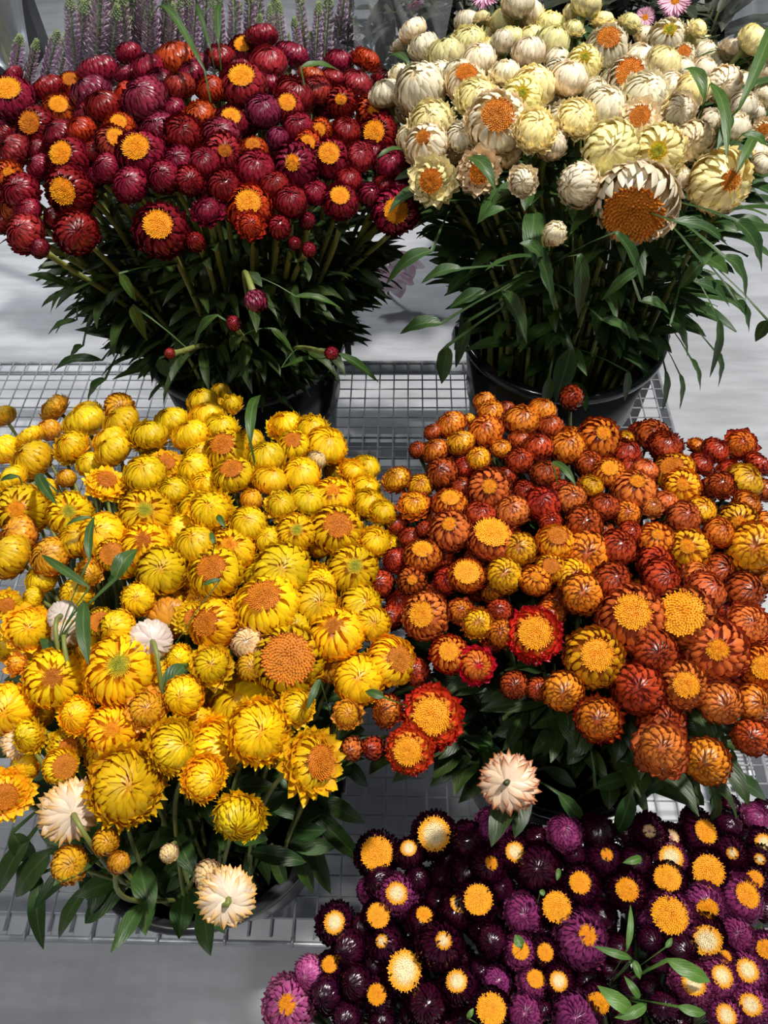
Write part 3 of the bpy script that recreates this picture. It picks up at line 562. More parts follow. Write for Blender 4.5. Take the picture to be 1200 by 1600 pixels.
# ---------------------------------------------------------------- labels
from collections import defaultdict
COLW={'redR':'dark crimson','redO':'orange-red','redM':'coppery red','redP':'mauve-tinged red','whiW':'ivory white','whiY':'pale lemon','whiT':'tan-edged cream',
'yelY':'bright yellow','yelA':'amber yellow','yelT':'dry tan-yellow','yelW':'faded whitish','oraR':'maroon-tipped','oraM':'salmon-orange','oraO':'orange','oraY':'golden orange','oraF':'fiery red','oraW':'faded cream-and-purple',
'purD':'near-black purple','purP':'plum purple','purK':'bright pink'}
FORM={'c':'closed','d':'half-open','D':'wide-disc','e':'small-eyed','o':'open frilled','q':'big frilled','s':'closed, skirted','m':'loose-layered','u':'pointed','b':'budding'}
KN={'red':'crimson_strawflower','whi':'white_strawflower','yel':'yellow_strawflower','ora':'orange_strawflower','pur':'purple_strawflower'}
DW={'y':'golden','o':'orange','b':'brown','p':'pale','g':'greenish','w':'cream'}
def bbox(k):
    H_=[h for h in heads if h['k']==k]; return min(h['px'] for h in H_),max(h['px'] for h in H_),min(h['py'] for h in H_),max(h['py'] for h in H_)
BUNW={'red':'crimson bunch','whi':'white bunch','yel':'yellow bunch','ora':'orange bunch','pur':'purple bunch'}
for k in TAB:
    x0,x1,y0,y1=bbox(k)
    L=[h for h in heads if h['k']==k]
    for h in L:
        cx=(h['px']-x0)/(x1-x0); cy=(h['py']-y0)/(y1-y0)
        h['rx']=('far left','left','middle','right','far right')[min(4,int(cx*5))]
        h['ry']=('top edge','upper part','centre','lower part','bottom edge')[min(4,int(cy*5))]
        sz='tiny' if h['dm']<36 else 'small' if h['dm']<48 else 'medium' if h['dm']<64 else 'large' if h['dm']<90 else 'very large'
        h['desc']=sz+' '+COLW[k+h['tint']]+' '+FORM[h['T']]+' strawflower'
        if h['back']: h['desc']=sz+' '+COLW[k+h['tint']]+' strawflower facing away'
        if h['dk'] and h['T'] in 'dDeoq': h['desc']=sz+' '+COLW[k+h['tint']]+' strawflower with '+DW[h['dk']]+' disc'
    G=defaultdict(list)
    for h in L: G[h['desc']].append(h)
    for d_,g in G.items():
        if len(g)==1: g[0]['label']=d_+', '+BUNW[k]+', '+g[0]['rx']+', '+g[0]['ry']; continue
        G2=defaultdict(list)
        for h in g: G2[(h['rx'],h['ry'])].append(h)
        for (rx,ry),g2 in G2.items():
            base=d_+', '+BUNW[k]+', '+rx+', '+ry
            if len(g2)==1: g2[0]['label']=base; continue
            xs=sorted(g2,key=lambda h:h['px']); ys=sorted(g2,key=lambda h:h['py'])
            n=len(g2)
            if n==2:
                if abs(xs[0]['px']-xs[1]['px'])>abs(ys[0]['py']-ys[1]['py']): xs[0]['label']=base+', left one'; xs[1]['label']=base+', right one'
                else: ys[0]['label']=base+', upper one'; ys[1]['label']=base+', lower one'
            else:
                O=['leftmost','second from left','third from left','fourth from left','fifth from left','sixth from left','seventh from left']
                for i,h in enumerate(xs): h['label']=base+', '+('rightmost' if i==n-1 else O[min(i,6)])
GRP={'red':'crimson strawflowers in the back left bucket','whi':'white strawflowers in the back right bucket','yel':'yellow strawflowers in the front left bucket','ora':'orange strawflowers in the middle right bucket','pur':'purple strawflowers in the bottom right bucket'}

# ---------------------------------------------------------------- build every flower: stem, leaves, bracts, disc
stems=defaultdict(list); made=[]
def add_leaves(mb,path,n,s0,s1,length,width,k,r,droop=(.5,1.6)):
    M=len(path)-1
    for i in range(n):
        f=s0+(s1-s0)*(i+r.uniform(.1,.9))/n; x=f*M; j=min(M-1,int(x)); p=path[j].lerp(path[j+1],x-j); tg=(path[j+1]-path[j]).normalized()
        az=r.uniform(0,6.28); cx,cy=BC[k][0],BC[k][1]
        o=Vector((p.x-cx,p.y-cy,0)); o=o.normalized() if o.length>.01 else Vector((0,-1,0))
        out_=(Vector((math.cos(az),math.sin(az),0))+o*1.5).normalized()
        d=(out_*r.uniform(.6,1.0)+tg*r.uniform(.5,1.0)).normalized()
        leaf(mb,p,d,Vector((0,0,1)),length*r.uniform(.6,1.15),width*r.uniform(.7,1.15),r.uniform(*droop),r,twist=r.uniform(-.7,.7),wav=r.uniform(.03,.16),s=f)
for idx,h in enumerate(heads):
    k=h['k']; h['nm']=KN[k]; B=BUN[k]; cx,cy,z0,r,r0,hh=BC[k]; var=idx%2
    me,dm,hz=proto(k,h['T'],var if h['T'] in 'cmb' else 0)
    R=h['r']; ax=h['ax']; p=h['p']; sc=R*(1.10 if h['T'] in 'cdDeb' else .96 if h['T'] in 's' else .92)
    if h['T'] in 'oq': sc=R*.94
    if h['T']=='m': sc=R*.98
    rx=random.Random(idx*7+1)
    ddx,ddy=p.x-B['c3'].x,p.y-B['c3'].y
    q=math.hypot(ddx,ddy) or 1e-6; lim=min(r0*.86,q*.42)
    jx,jy=rx.uniform(-.012,.012),rx.uniform(-.012,.012)
    foot=Vector((cx+ddx/q*lim+jx,cy+ddy/q*lim+jy,z0+.012+.0*hh))
    fo=Vector((foot.x-cx,foot.y-cy,0))
    if fo.length>r0*.88: foot=Vector((cx,cy,foot.z))+fo.normalized()*r0*.88
    mouth_r=min(r*.86,q*.60)
    mouth=Vector((cx+ddx/q*mouth_r+jx,cy+ddy/q*mouth_r+jy,B['rim']+.0))
    base=p-ax*(sc*hz*.60)
    root=empty(h['nm'],(foot.x,foot.y,foot.z))
    tag(root,h['label'],'flower',GRP[k])
    L1=(base-mouth).length
    up=(mouth-foot).normalized()
    path=[foot]+bez(mouth,mouth+up*L1*.38,base-ax*max(.02,L1*.28),base,12)
    mb=MB(); rs=.0030 if k in ('red','whi') else .0020; mb.tube(path,[rs*1.15]*2+[rs]*(len(path)-3)+[rs*1.35],7)
    so=mb.build('stem',STEM if k in('red','whi','yel') else STEMD,root)
    stems[k].append((path,root,h))
    M4=(ax.to_track_quat('Z','Y')).to_matrix().to_4x4()@Matrix.Rotation(rx.uniform(0,6.28),4,'Z')
    o=bpy.data.objects.new('bracts',me); col.objects.link(o); o.parent=root
    S=Vector((sc*rx.uniform(.96,1.06),sc*rx.uniform(.96,1.06),sc*rx.uniform(.90,1.08)))
    ML_=Matrix.Translation(p-foot)@M4@Matrix.Diagonal((*S,1)); o.matrix_local=ML_
    o.material_slots[0].link='OBJECT'; o.material_slots[0].material=PM[k+h['tint']]
    if dm:
        o2=bpy.data.objects.new('disc',dm); col.objects.link(o2); o2.parent=root; o2.matrix_local=ML_
        o2.material_slots[0].link='OBJECT'; o2.material_slots[0].material=DM[h['dk'] or 'y']
        if k=='red' and h['dk']=='y': pass
    # leaves
    mb=MB(); front=(p.y<B['c3'].y-.05) or abs(ddx)>.14
    if k=='red': add_leaves(mb,path[1:],9 if front else 5,.0,.58 if front else .78,.088,.0080,k,rx); add_leaves(mb,path[1:],1 if front else 2,.74,.93,.045,.006,k,rx)
    elif k=='whi': add_leaves(mb,path[1:],7 if front else 4,.02,.86,.095,.0115,k,rx); add_leaves(mb,path[1:],2,.74,.93,.05,.008,k,rx)
    elif k=='yel':
        add_leaves(mb,path[1:],1 if p.y<.2 else 4,.05,.70,.055,.0095,k,rx,(.7,1.9))
    elif k=='ora': add_leaves(mb,path[1:],4,.05,.70,.060,.010,k,rx,(.7,1.9))
    else: add_leaves(mb,path[1:],3,.3,.75,.050,.007,k,rx)
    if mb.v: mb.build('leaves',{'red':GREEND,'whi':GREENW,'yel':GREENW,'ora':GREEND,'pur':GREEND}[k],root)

# ---------------------------------------------------------------- single leaves that stand out, each grown from the nearest stem
def dome_pt(k,px,py,lift=.0):
    B=BUN[k]; c0=B['c3']; d=ray(px,py); kk=B['k']; ox,oy=CAM.x-c0.x,CAM.y-c0.y
    a_=kk*(d.x**2+d.y**2); b_=2*kk*(ox*d.x+oy*d.y)+d.z; c_=kk*(ox*ox+oy*oy)+CAM.z-c0.z-lift
    D_=b_*b_-4*a_*c_; t=(-b_-math.sqrt(D_))/(2*a_) if D_>0 else -b_/(2*a_); return CAM+d*t
def at(k,mode,px,py):
    if mode=='D': return dome_pt(k,px,py,.030)
    if mode[0]=='z': return P(px,py,float(mode[1:]))
    return PY(px,py,float(mode[1:]))
HERO="""
red y.64 462 463 533 482 11|red y.64 423 513 460 553 12|red y.66 440 575 530 563 9|red y.66 530 553 592 598 15|red y.63 187 427 213 472 16|red y.63 207 477 230 533 18|red y.64 340 493 303 547 17|red y.70 113 450 43 430 14|red y.70 133 450 78 493 15|red y.72 120 500 75 523 12|red y.74 165 592 137 632 18|red y.74 160 563 83 582 16
red y.72 130 540 110 565 14|red y.68 250 560 262 590 20|red D 320 110 243 20 12|red D 342 68 348 4 11|red D 330 80 307 12 8|red D 590 246 637 237 9|red D 470 105 530 110 12|red y.67 350 600 405 580 12
whi y.63 905 398 903 498 28|whi y.61 962 363 1005 454 24|whi y.63 784 454 823 537 30|whi y.64 762 459 702 482 24|whi y.63 825 372 866 485 26|whi y.62 721 420 658 443 20|whi y.60 788 326 745 350 16|whi y.66 1048 506 1074 558 18|whi y.60 1050 345 1138 385 22|whi y.60 1150 345 1190 425 34|whi y.62 1097 410 1062 452 24
whi y.67 892 545 868 628 34|whi y.66 858 590 850 640 18|whi y.68 980 580 976 627 14|whi y.72 1040 580 1035 643 13|whi y.74 1062 585 1062 640 11|whi y.72 1079 560 1094 612 13|whi y.70 1118 550 1122 605 14|whi y.64 1199 500 1180 534 20|whi y.68 1122 500 1109 590 16|whi y.66 675 392 603 445 24|whi y.66 690 505 625 522 24|whi y.68 735 500 712 575 22
whi D 1100 152 1068 108 20|whi D 1155 170 1200 50 20|whi D 732 246 775 300 22|whi y.62 1000 420 940 470 20|whi y.64 1000 470 1045 490 18|whi y.64 940 500 985 530 18|whi D 1140 180 1120 235 18|whi D 1160 210 1200 230 18|whi y.62 1130 400 1165 470 26|whi y.66 700 540 690 600 26|whi y.62 845 400 812 380 20
whi y.66 1150 470 1170 520 22|whi y.66 1085 440 1140 480 22|whi D 640 100 600 95 12|whi D 1110 130 1135 250 18|whi D 1180 210 1150 270 16
yel D 140 875 148 806 14|yel D 180 905 215 858 28|yel D 140 918 64 866 14|yel D 132 940 139 1040 22|yel D 143 808 103 822 8|yel D 391 690 408 617 18|yel D 335 850 330 830 8|yel D 60 740 90 790 16|yel D 30 745 0 752 10|yel D 340 805 352 825 10|yel D 345 905 315 915 8
yel z.30 62 1365 68 1484 26|yel z.30 140 1380 92 1466 22|yel z.32 80 1330 25 1402 40|yel z.32 125 1370 188 1424 28|yel z.33 45 1310 0 1395 30|yel z.32 258 1300 297 1440 42|yel z.34 262 1285 325 1345 22|yel z.36 412 1290 383 1392 22|yel z.33 425 1320 450 1392 22|yel z.33 462 1300 490 1397 28|yel z.33 482 1300 517 1397 26|yel z.34 480 1255 571 1350 30
yel z.35 500 1245 571 1286 28|yel z.34 225 1290 250 1330 26|yel z.36 440 1260 410 1310 22|yel z.34 190 1290 140 1330 24|yel D 500 1060 480 1110 12|yel z.33 350 1290 330 1390 26|yel z.34 20 1300 60 1350 30|yel z.36 390 1350 400 1430 12|yel z.34 540 1190 575 1230 22
ora z.42 735 1183 706 1203 20|ora z.42 770 1165 728 1146 26|ora z.42 806 1140 842 1150 16|ora z.42 1125 1205 1197 1250 26|ora z.42 1143 1172 1130 1216 18|ora z.40 1110 1220 1112 1262 22|ora z.42 986 1240 960 1308 28|ora z.42 873 1240 913 1296 24|ora z.42 1115 1240 1110 1285 18|ora D 863 720 900 760 12|ora z.42 760 1135 740 1180 16|ora z.42 930 1230 985 1210 24
ora z.40 850 1200 900 1230 22|ora z.40 1040 1210 1000 1240 24|ora z.42 700 1080 760 1110 18|ora z.42 800 1110 860 1130 18|ora z.40 870 1160 930 1190 22|ora z.40 960 1190 1010 1180 20|ora z.42 720 1150 790 1180 20|ora z.40 1060 1230 1085 1250 20|ora z.42 690 1030 715 1010 8|ora D 600 1090 570 1080 14
pur D 987 1497 927 1478 12|pur D 1043 1500 1110 1533 24|pur D 987 1580 933 1540 24|pur D 980 1483 985 1413 10|pur D 1060 1573 1103 1583 15|pur D 873 1356 870 1376 8|pur D 1003 1340 973 1348 12|pur D 815 1480 805 1460 16|pur D 990 1500 1000 1530 12|pur D 1010 1570 960 1590 16|pur D 1000 1560 975 1525 12|pur D 1040 1480 1050 1465 8|pur D 730 1590 740 1575 8|pur D 845 1390 850 1400 8"""
def sleaf(mb,root_pt,A,Bp,w,r):
    """petiole from the stem to A, blade from A to B, bulging a little upwards and out"""
    n=12; AB=Bp-A; L=AB.length; bul=Vector((0,-.25,1)).normalized()*L*r.uniform(.10,.22)
    pet=[root_pt.lerp(A,i/3)+Vector((0,0,.004*math.sin(math.pi*i/3))) for i in range(3)]
    bl=[A+AB*(i/(n-1))+bul*math.sin(math.pi*min(1,i/(n-1)*1.0)) for i in range(n)]
    pts=pet+bl; W=[.10,.12,.16]+[ [.25,.55,.80,.95,1,1,.97,.88,.72,.52,.28,.02][i] for i in range(n)]
    P_=[];U=[]; rr=r.random(); ph=r.uniform(0,6); nu=5; fold=r.uniform(.15,.4); side0=None
    for j,p in enumerate(pts):
        tg=(pts[min(j+1,len(pts)-1)]-pts[max(j-1,0)]).normalized()
        nrm=(Vector((0,0,1))*.8-(A-CAM).normalized()*.35+Vector((r.uniform(-.02,.02),0,0)))
        sd=tg.cross(nrm); 
        if sd.length<.05: sd=side0 or tg.orthogonal()
        sd.normalize(); side0=sd; nn=sd.cross(tg).normalized()
        for i in range(nu):
            u=-1+2*i/(nu-1); P_.append(p+sd*(u*W[j]*w)+nn*(fold*abs(u)*W[j]*w+.13*w*math.sin(ph+j*1.3+u*1.5)*abs(u)*W[j])); U.append(((u+1)/2,max(0,(j-3)/(n-1))))
    mb.grid(P_,nu,len(pts),U,(.6,rr))
for e in [e.split() for l in HERO.strip().split('\n') for e in l.split('|')]:
    k,mode=e[0],e[1]; ax_,ay_,bx_,by_,wp=map(float,e[2:])
    A=at(k,mode,ax_,ay_); Bq=at(k,mode,bx_,by_); best=None
    if mode[0]=='z': Bq=P(bx_,by_,float(mode[1:])-.045)
    for path,root,h in stems[k]:
        for q in path[4:11]:
            dd=(q-A).length
            if best is None or dd<best[0]: best=(dd,q,root)
    dp=(A-CAM).dot(CW); wdt=wp/2/F_PX*dp
    mb=MB(); sleaf(mb,best[1],A,Bq,wdt,random.Random(int(ax_*7+ay_)))
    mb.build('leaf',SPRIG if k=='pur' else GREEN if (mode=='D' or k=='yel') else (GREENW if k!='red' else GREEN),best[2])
U_=['','first','second','third','fourth','fifth','sixth','seventh','eighth','ninth','tenth','eleventh','twelfth','thirteenth','fourteenth','fifteenth','sixteenth','seventeenth','eighteenth','nineteenth']
OR=U_[1:]+['twentieth']+['twenty-'+q for q in U_[1:10]]+['thirtieth']+['thirty-'+q for q in U_[1:10]]
# ---------------------------------------------------------------- behind the shelf: veronica spikes in cellophane, daisies, dark foliage
def glassy(name,tint,rough,fac,white=.1):
    m,t,b,out=nt(name)
    tb=N(t,'ShaderNodeBsdfTransparent'); tb.inputs[0].default_value=(*tint,1); gl=N(t,'ShaderNodeBsdfGlossy'); gl.inputs['Roughness'].default_value=rough; gl.inputs[0].default_value=(.95,.97,1,1)
    df=N(t,'ShaderNodeBsdfDiffuse'); df.inputs[0].default_value=(.80,.82,.85,1)
    fr=N(t,'ShaderNodeFresnel'); fr.inputs[0].default_value=1.45; m1=N(t,'ShaderNodeMixShader'); t.links.new(math_(t,'ADD',math_(t,'MULTIPLY',fr.outputs[0],.8),fac),m1.inputs[0])
    m2=N(t,'ShaderNodeMixShader'); m2.inputs[0].default_value=white; t.links.new(tb.outputs[0],m2.inputs[1]); t.links.new(df.outputs[0],m2.inputs[2])
    t.links.new(m2.outputs[0],m1.inputs[1]); t.links.new(gl.outputs[0],m1.inputs[2]); t.links.new(m1.outputs[0],out.inputs[0]); return m
CELLO=glassy('clear_cellophane',(.96,.97,.98),.12,.0,.025)
MILK=glassy('milky_sleeve',(.85,.87,.90),.22,.03,.16)
FLO=[petal_mat('veronica_mauve',(.42,.22,.36),(.66,.48,.62),(.50,.32,.46),(.26,.10,.21),.6,.4,streak=.3),petal_mat('veronica_dusty',(.42,.27,.34),(.66,.52,.58),(.55,.38,.45),(.26,.12,.18),.6,.4,streak=.3)]
VG=plain('spike_green',(.20,.27,.10),.7,noise=.4,nscale=60)
# one spike: base at origin, height 1 along z; florets in close spirals
def spike_mesh(seed,flen=.62):
    r=random.Random(seed); mb=MB(); n=150
    for i in range(n):
        f=i/n; z=.30+f*flen; rad=.052*(1-.55*f); az=i*GA; d=Vector((math.cos(az),math.sin(az),.75)).normalized(); c=Vector((math.cos(az)*.012,math.sin(az)*.012,z)); s_=Vector((-math.sin(az),math.cos(az),0)); w=.016*(1-.4*f)
        L=rad*r.uniform(.8,1.2); b=len(mb.v); mid=c+d*L*.6; up=Vector((0,0,1))*w*.7
        mb.v+=[tuple(c),tuple(mid+s_*w),tuple(c+d*L+Vector((0,0,.012))),tuple(mid-s_*w),tuple(mid+up)]
        for q in ((0,1,4),(1,2,4),(2,3,4),(3,0,4),(0,3,1),(3,2,1)): 
            mb.f.append(tuple(b+x for x in q)); mb.mi.append(0); mb.uv+=[(.5,.0 if x==0 else 1.0 if x==2 else .6) for x in q]; mb.uv2+=[(f*.6,r.random())]*3
    me=mb.mesh('florets',False); me.materials.append(None); mb=MB()
    for i in range(46):
        f=i/46; z=.90+f*.10; az=i*GA; rad=.022*(1-f*.75); c=Vector((math.cos(az)*rad,math.sin(az)*rad,z)); w=.009
        b=len(mb.v); mb.v+=[tuple(c+Vector((w,0,0))),tuple(c+Vector((-w*.5,w*.87,0))),tuple(c+Vector((-w*.5,-w*.87,0))),tuple(c+Vector((math.cos(az),math.sin(az),1.6))*w*1.1)]
        for q in ((0,1,3),(1,2,3),(2,0,3)): mb.face([b+x for x in q])
    mb.tube([(0,0,0),(0,0,.98)],[.010,.007],5)
    g=mb.mesh('green_tip',True); g.materials.append(VG); return me,g
SPK=[spike_mesh(5),spike_mesh(9,.60)]
vb=P(345,-40,.10); BKY=1.50
bv=empty('flower_bucket',(-.42,1.62,FZ)); tag(bv,'dark bucket on the floor behind the crimson bunch, holding mauve spikes','bucket','flower buckets')
mb=MB(); mb.lathe([(.001,.0005),(.11,.0005),(.14,.30),(.146,.305),(.136,.305),(.106,.006),(.001,.006)],48,-.42,1.62,FZ); mb.build('body',BLACKP,bv)
SP="""32 55 20 140|58 62 40 150|90 48 66 150|110 45 86 150|108 -6 118 110|125 -20 130 115|140 -24 138 120|153 -30 150 125|165 -20 160 110|178 -28 172 120|192 -30 188 120|205 -20 198 110|218 -28 214 115|232 -24 226 110|246 -30 240 110|260 -28 255 105|275 -24 268 110|292 -30 286 100|310 -26 300 95|330 -30 320 95|352 -20 345 95|372 -30 368 95|392 -24 388 100|412 -30 405 105|430 -10 430 110|447 -4 446 112|462 26 470 112|478 -20 480 110|496 -4 492 112|512 -10 505 118|528 -26 522 110|545 -6 540 112|566 14 566 112|150 10 145 120|210 0 206 118|172 5 170 125|240 8 236 115|130 20 128 125|190 12 186 118|270 10 262 108|222 -6 222 112|450 46 450 115|488 36 490 120|120 2 124 118|142 -30 140 118|160 20 158 118|183 -15 180 118|200 15 196 118|214 -34 212 118|233 22 228 118|253 5 250 112|283 -6 278 108|300 -12 296 105|340 -8 334 104|362 4 358 104|384 -6 380 104|402 10 398 108|420 8 418 110"""
sp=[list(map(float,e.split())) for e in SP.split('|')]
ORD=sorted(range(len(sp)),key=lambda j:sp[j][0]+(random.Random(j*5+2).uniform(-13,13) if j>4 else 0))
for i,(x1,y1,x2,y2) in enumerate(sp):
    Y=1.34+.10*((i*37)%7)/6; jr=random.Random(i*5+2); sp[i][0]=x1=x1+(jr.uniform(-13,13) if i>4 else 0); y1+=jr.uniform(-8,14) if i>4 else 0; tip=PY(x1,y1,Y); bs=PY(x2,y2,Y); d=(tip-bs); L=d.length/.62; d.normalize()
    foot=tip-d*L; root=empty('veronica_spike',(foot.x,foot.y,foot.z)); 
    nb='leftmost' if i==0 else 'rightmost' if i==32 else None
    i_s=ORD.index(i)
    n_=len(sp); pos=(OR[i_s]+' from the left') if i_s<n_/2 else (OR[n_-1-i_s]+' from the right')
    tag(root,'mauve flower spike with green tip, back left behind crimson bunch, '+pos,'flower','mauve spikes behind the crimson bunch')
    me,g=SPK[i%2]
    ML=d.to_track_quat('Z','Y').to_matrix().to_4x4()@Matrix.Rotation(i*1.3,4,'Z')@Matrix.Diagonal((L*jr.uniform(1.3,1.9),L*jr.uniform(1.3,1.9),L,1))
    for mm,nm in ((me,'florets'),(g,'green_tip')):
        o=bpy.data.objects.new(nm,mm); col.objects.link(o); o.parent=root; o.matrix_local=ML
        if nm=='florets': o.material_slots[0].link='OBJECT'; o.material_slots[0].material=FLO[i%2]
    f2=Vector((-.42+(foot.x+.42)*.25,1.62+(i%5-2)*.02,FZ+.03)); mb=MB(); mb.tube(bez(f2,f2+Vector((0,0,.2)),foot-d*.1,foot+d*.02,8),.0022,5); mb.build('stem',STEM,root)
def sheet(name,corners,mat,label,cat,seed,amp=.012,nx=26,ny=20):
    """crinkled film hung between four corners (bottom left, bottom right, top right, top left), curved round what it wraps"""
    r=random.Random(seed); A,B_,C_,D_=corners; pts=[]; ks=[(r.uniform(3,11),r.uniform(2,8),r.uniform(0,6)) for _ in range(6)]
    for j in range(ny):
        for i in range(nx):
            u,v=i/(nx-1),j/(ny-1); p=A.lerp(B_,u).lerp(D_.lerp(C_,u),v); off=sum(math.sin(a*u*3+b2*v*2+c2) for a,b2,c2 in ks)/6*amp*2
            p=p+Vector((0,-1,.2))*(off+.05*math.sin(math.pi*u)); pts.append(p)
    mb=MB(); mb.grid(pts,nx,ny); o=mb.build(name,mat); tag(o,label,cat); return o
Y=1.24
sheet('cellophane_sleeve',[PY(100,175,1.30),PY(330,150,1.30),PY(345,-60,1.25),PY(20,-60,1.25)],CELLO,'clear crinkled cellophane sleeve around the left mauve spikes','wrapping',3)
sheet('cellophane_sleeve',[PY(320,150,1.30),PY(580,150,1.30),PY(600,-60,1.25),PY(330,-60,1.25)],CELLO,'clear cellophane sleeve around mauve spikes right of the first sleeve','wrapping',4)
sheet('cellophane_sleeve',[PY(560,150,1.24),PY(680,140,1.24),PY(720,-60,1.22),PY(545,-60,1.22)],MILK,'cloudy cellophane sleeve over dark foliage, between crimson and white bunches','wrapping',6,.02)
# dark foliage bunch with pink daisies behind the white bunch
bv=empty('flower_bucket',(.42,1.72,FZ)); tag(bv,'dark bucket on the floor behind the white bunch, holding pink daisies','bucket','flower buckets')
mb=MB(); mb.lathe([(.001,.0005),(.11,.0005),(.14,.30),(.146,.305),(.136,.305),(.106,.006),(.001,.006)],48,.42,1.72,FZ); mb.build('body',BLACKP,bv)
DG=leaf_mat('foliage_brown_green',(.030,.040,.022),(.075,.085,.045),(.12,.12,.08))
rr=random.Random(8)
for i in range(56):
    px=575+i*11.2+rr.uniform(-4,4); py=rr.uniform(-25,20) if i%2 else rr.uniform(5,45)
    if px>1170: continue
    Y=rr.uniform(1.32,1.5); top=PY(px,py,Y); foot=Vector((.42+(top.x-.42)*.22,1.72+rr.uniform(-.06,.06),FZ+.03))
    root=empty('leafy_stem',tuple(foot)); ix=i
    tag(root,'dark leafy foliage stem behind the white bunch, '+(OR[i]+' from the left' if i<27 else OR[53-i]+' from the right'),'foliage','dark foliage stems behind the white bunch')
    path=bez(foot,foot+Vector((0,0,.35)),top-Vector((0,0,.15)),top,12); mb=MB(); mb.tube(path,.0022,5); mb.build('stem',STEMD,root)
    mb=MB()
    for q in range(20):
        f=.35+.65*q/19; x=f*12; j=min(11,int(x)); p=path[j].lerp(path[j+1],x-j); az=rr.uniform(0,6.28)
        leaf(mb,p,Vector((math.cos(az),math.sin(az)*.8-.2,rr.uniform(.4,1.1))),Vector((0,0,1)),rr.uniform(.07,.12),rr.uniform(.010,.018),rr.uniform(.4,1.4),rr)
    mb.build('leaves',DG,root)
def daisy(px,py,dm,Y,uv,label,rays=2):
    cpt=PY(px,py,Y); d=(cpt-CAM); dep=d.dot(CW); R=dm/2/F_PX*dep; view=d.normalized(); rt=view.cross(Vector((0,0,1))).normalized(); upv=rt.cross(view)
    u,v=uv; ax=(rt*u-upv*v-view*math.sqrt(max(.02,1-u*u-v*v))).normalized()
    foot=Vector((.42+(cpt.x-.42)*.2,1.72,FZ+.03)); root=empty('daisy',tuple(foot)); tag(root,label,'flower','pink daisies behind the white bunch')
    mb=MB(); r=random.Random(int(px)); n=90
    for i in range(n): spread_bract(mb,i*GA,.30-.08*(i/n),.02+.1*i/n,R_(r.uniform(-12,6)+28*i/n),.62*r.uniform(.9,1.1),.052,r.random(),i/n,.15)
    me=mb.mesh('petals'); me.materials.append(PINKD); M4=ax.to_track_quat('Z','Y').to_matrix().to_4x4()
    o=bpy.data.objects.new('petals',me); col.objects.link(o); o.parent=root; o.matrix_local=Matrix.Translation(cpt-foot)@M4@Matrix.Scale(R,4)
    dmb=make_disc(.36,.4,5); me=dmb.mesh('disc',False); me.materials.append(DM['y']); o2=bpy.data.objects.new('disc',me); col.objects.link(o2); o2.parent=root; o2.matrix_local=Matrix.Translation(cpt-foot-ax*R*.27)@M4@Matrix.Scale(R,4)
    mb=MB(); mb.tube(bez(foot,foot+Vector((0,0,.3)),cpt-ax*.12,cpt-ax*R*.05,10),.0022,5); mb.build('stem',STEMD,root)
PINKD=petal_mat('pink_ray',(.70,.30,.45),(.82,.50,.62),(.80,.52,.60),(.60,.22,.38),.5,.3,streak=.2)
daisy(1055,0,58,1.22,(.0,-.25),'pink daisy with yellow centre at the top right behind white strawflowers')
daisy(758,-12,60,1.20,(-.1,-.5),'pink daisy cut by the top edge, middle top above white bunch')
daisy(648,6,34,1.22,(.3,.9),'small pale pink nodding flower above the gap between crimson and white bunches')
daisy(1008,28,36,1.28,(0,-.3),'small dull pink daisy with yellow eye, top right behind lemon buds')
sheet('cellophane_sleeve',[PY(1130,100,1.26),PY(1290,110,1.26),PY(1300,-60,1.22),PY(1150,-60,1.22)],MILK,'cloudy cellophane sleeve at the top right corner','wrapping',9,.02)
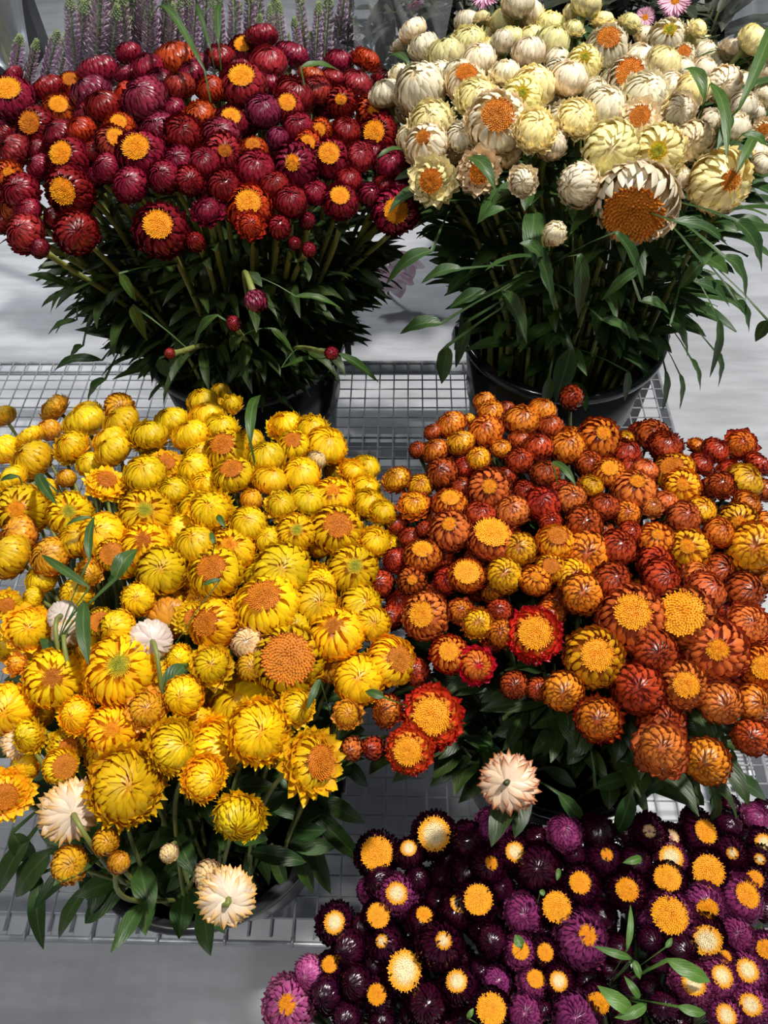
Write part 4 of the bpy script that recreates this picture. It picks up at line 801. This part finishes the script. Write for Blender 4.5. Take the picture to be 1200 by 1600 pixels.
# sleeve of white blooms and a dark crate at the top left corner
bx=empty('crate',(-1.30,1.85,FZ)); tag(bx,'dark grey crate standing on the floor at the top left corner','crate')
a=P(-60,118,FZ); b_=P(44,128,FZ)
mb=MB(); xr=b_.x; yf=b_.y; zt=FZ+.30
mb.box(xr-.45,xr,yf,yf+.30,FZ+.0005,zt); mb.build('box',plain('dark_crate',(.03,.03,.032),.5),bx,smooth=False)
mb=MB(); mb.box(xr-.455,xr+.005,yf-.005,yf+.305,zt+.0005,zt+.02); mb.build('rim',plain('crate_rim',(.10,.10,.105),.5),bx,smooth=False)
bx.location=(xr-.225,yf+.15,FZ)
for o in bx.children: o.location=-Vector(bx.location)
tp=PY(-2,22,1.52); r=random.Random(2)
WH=petal_mat('white_filler',(.80,.80,.78),(.9,.9,.88),(.85,.85,.8),(.6,.6,.55),.5,.2,streak=.1)
rt=empty('wrapped_bouquet',(tp.x-.05,1.60,zt-.0)); tag(rt,'white blooms in a frosted clear sleeve, cut by the top left corner','bouquet')
mb=MB()
for i in range(60):
    c=Vector((tp.x-.06+r.uniform(-.04,.06),1.60+r.uniform(-.05,.05),tp.z+r.uniform(-.0,.07)))
    for q in range(6):
        a_=q*1.05; d=Vector((math.cos(a_),math.sin(a_),.5)).normalized(); leaf(mb,c,d,Vector((0,0,1)),.022,.006,.6,r,nv=9,s=.4)
mb.build('blooms',WH,rt)
mb=MB(); cx_=tp.x-.05; mb.lathe([(.02,-.13),(.035,-.10),(.055,-.04),(.066,.02),(.072,.08)],40,cx_,1.60,tp.z); 
mb.v=[(x+.006*math.sin(z*40+x*70),y+.006*math.sin(z*33+y*80),z) for x,y,z in mb.v]; mb.build('sleeve',MILK,rt)
mb=MB(); mb.tube([(cx_,1.60,zt+.02),(cx_,1.60,tp.z)],.014,8); mb.build('stems',STEM,rt)
# pink petals on the floor behind, seen between the two back buckets
PK=plain('pink_paper',(.80,.52,.66),.6,c2=(.86,.80,.84),nscale=60)
q=P(600,478,FZ); pb=empty('potted_orchid',(q.x,q.y+.05,FZ)); tag(pb,'pale pink blooms low on the floor, glimpsed between the back buckets','flower')
for dx,dz in ((-.02,.05),(.03,.02),(.055,.07)):
    mb=MB(); r=random.Random(int(dx*1000+50))
    for i in range(5): 
        a_=i*1.257; leaf(mb,Vector((q.x+dx,q.y,FZ+.07+dz)),Vector((math.cos(a_),-.3,math.sin(a_))),Vector((0,1,.2)),.055,.022,.5,r,fold=.1)
    mb.build('bloom',PK,pb)
mb=MB(); mb.tube([(q.x+.01,q.y+.05,FZ+.001),(q.x,q.y+.03,FZ+.07),(q.x+.02,q.y,FZ+.13)],.004,6); mb.build('stem',STEM,pb)
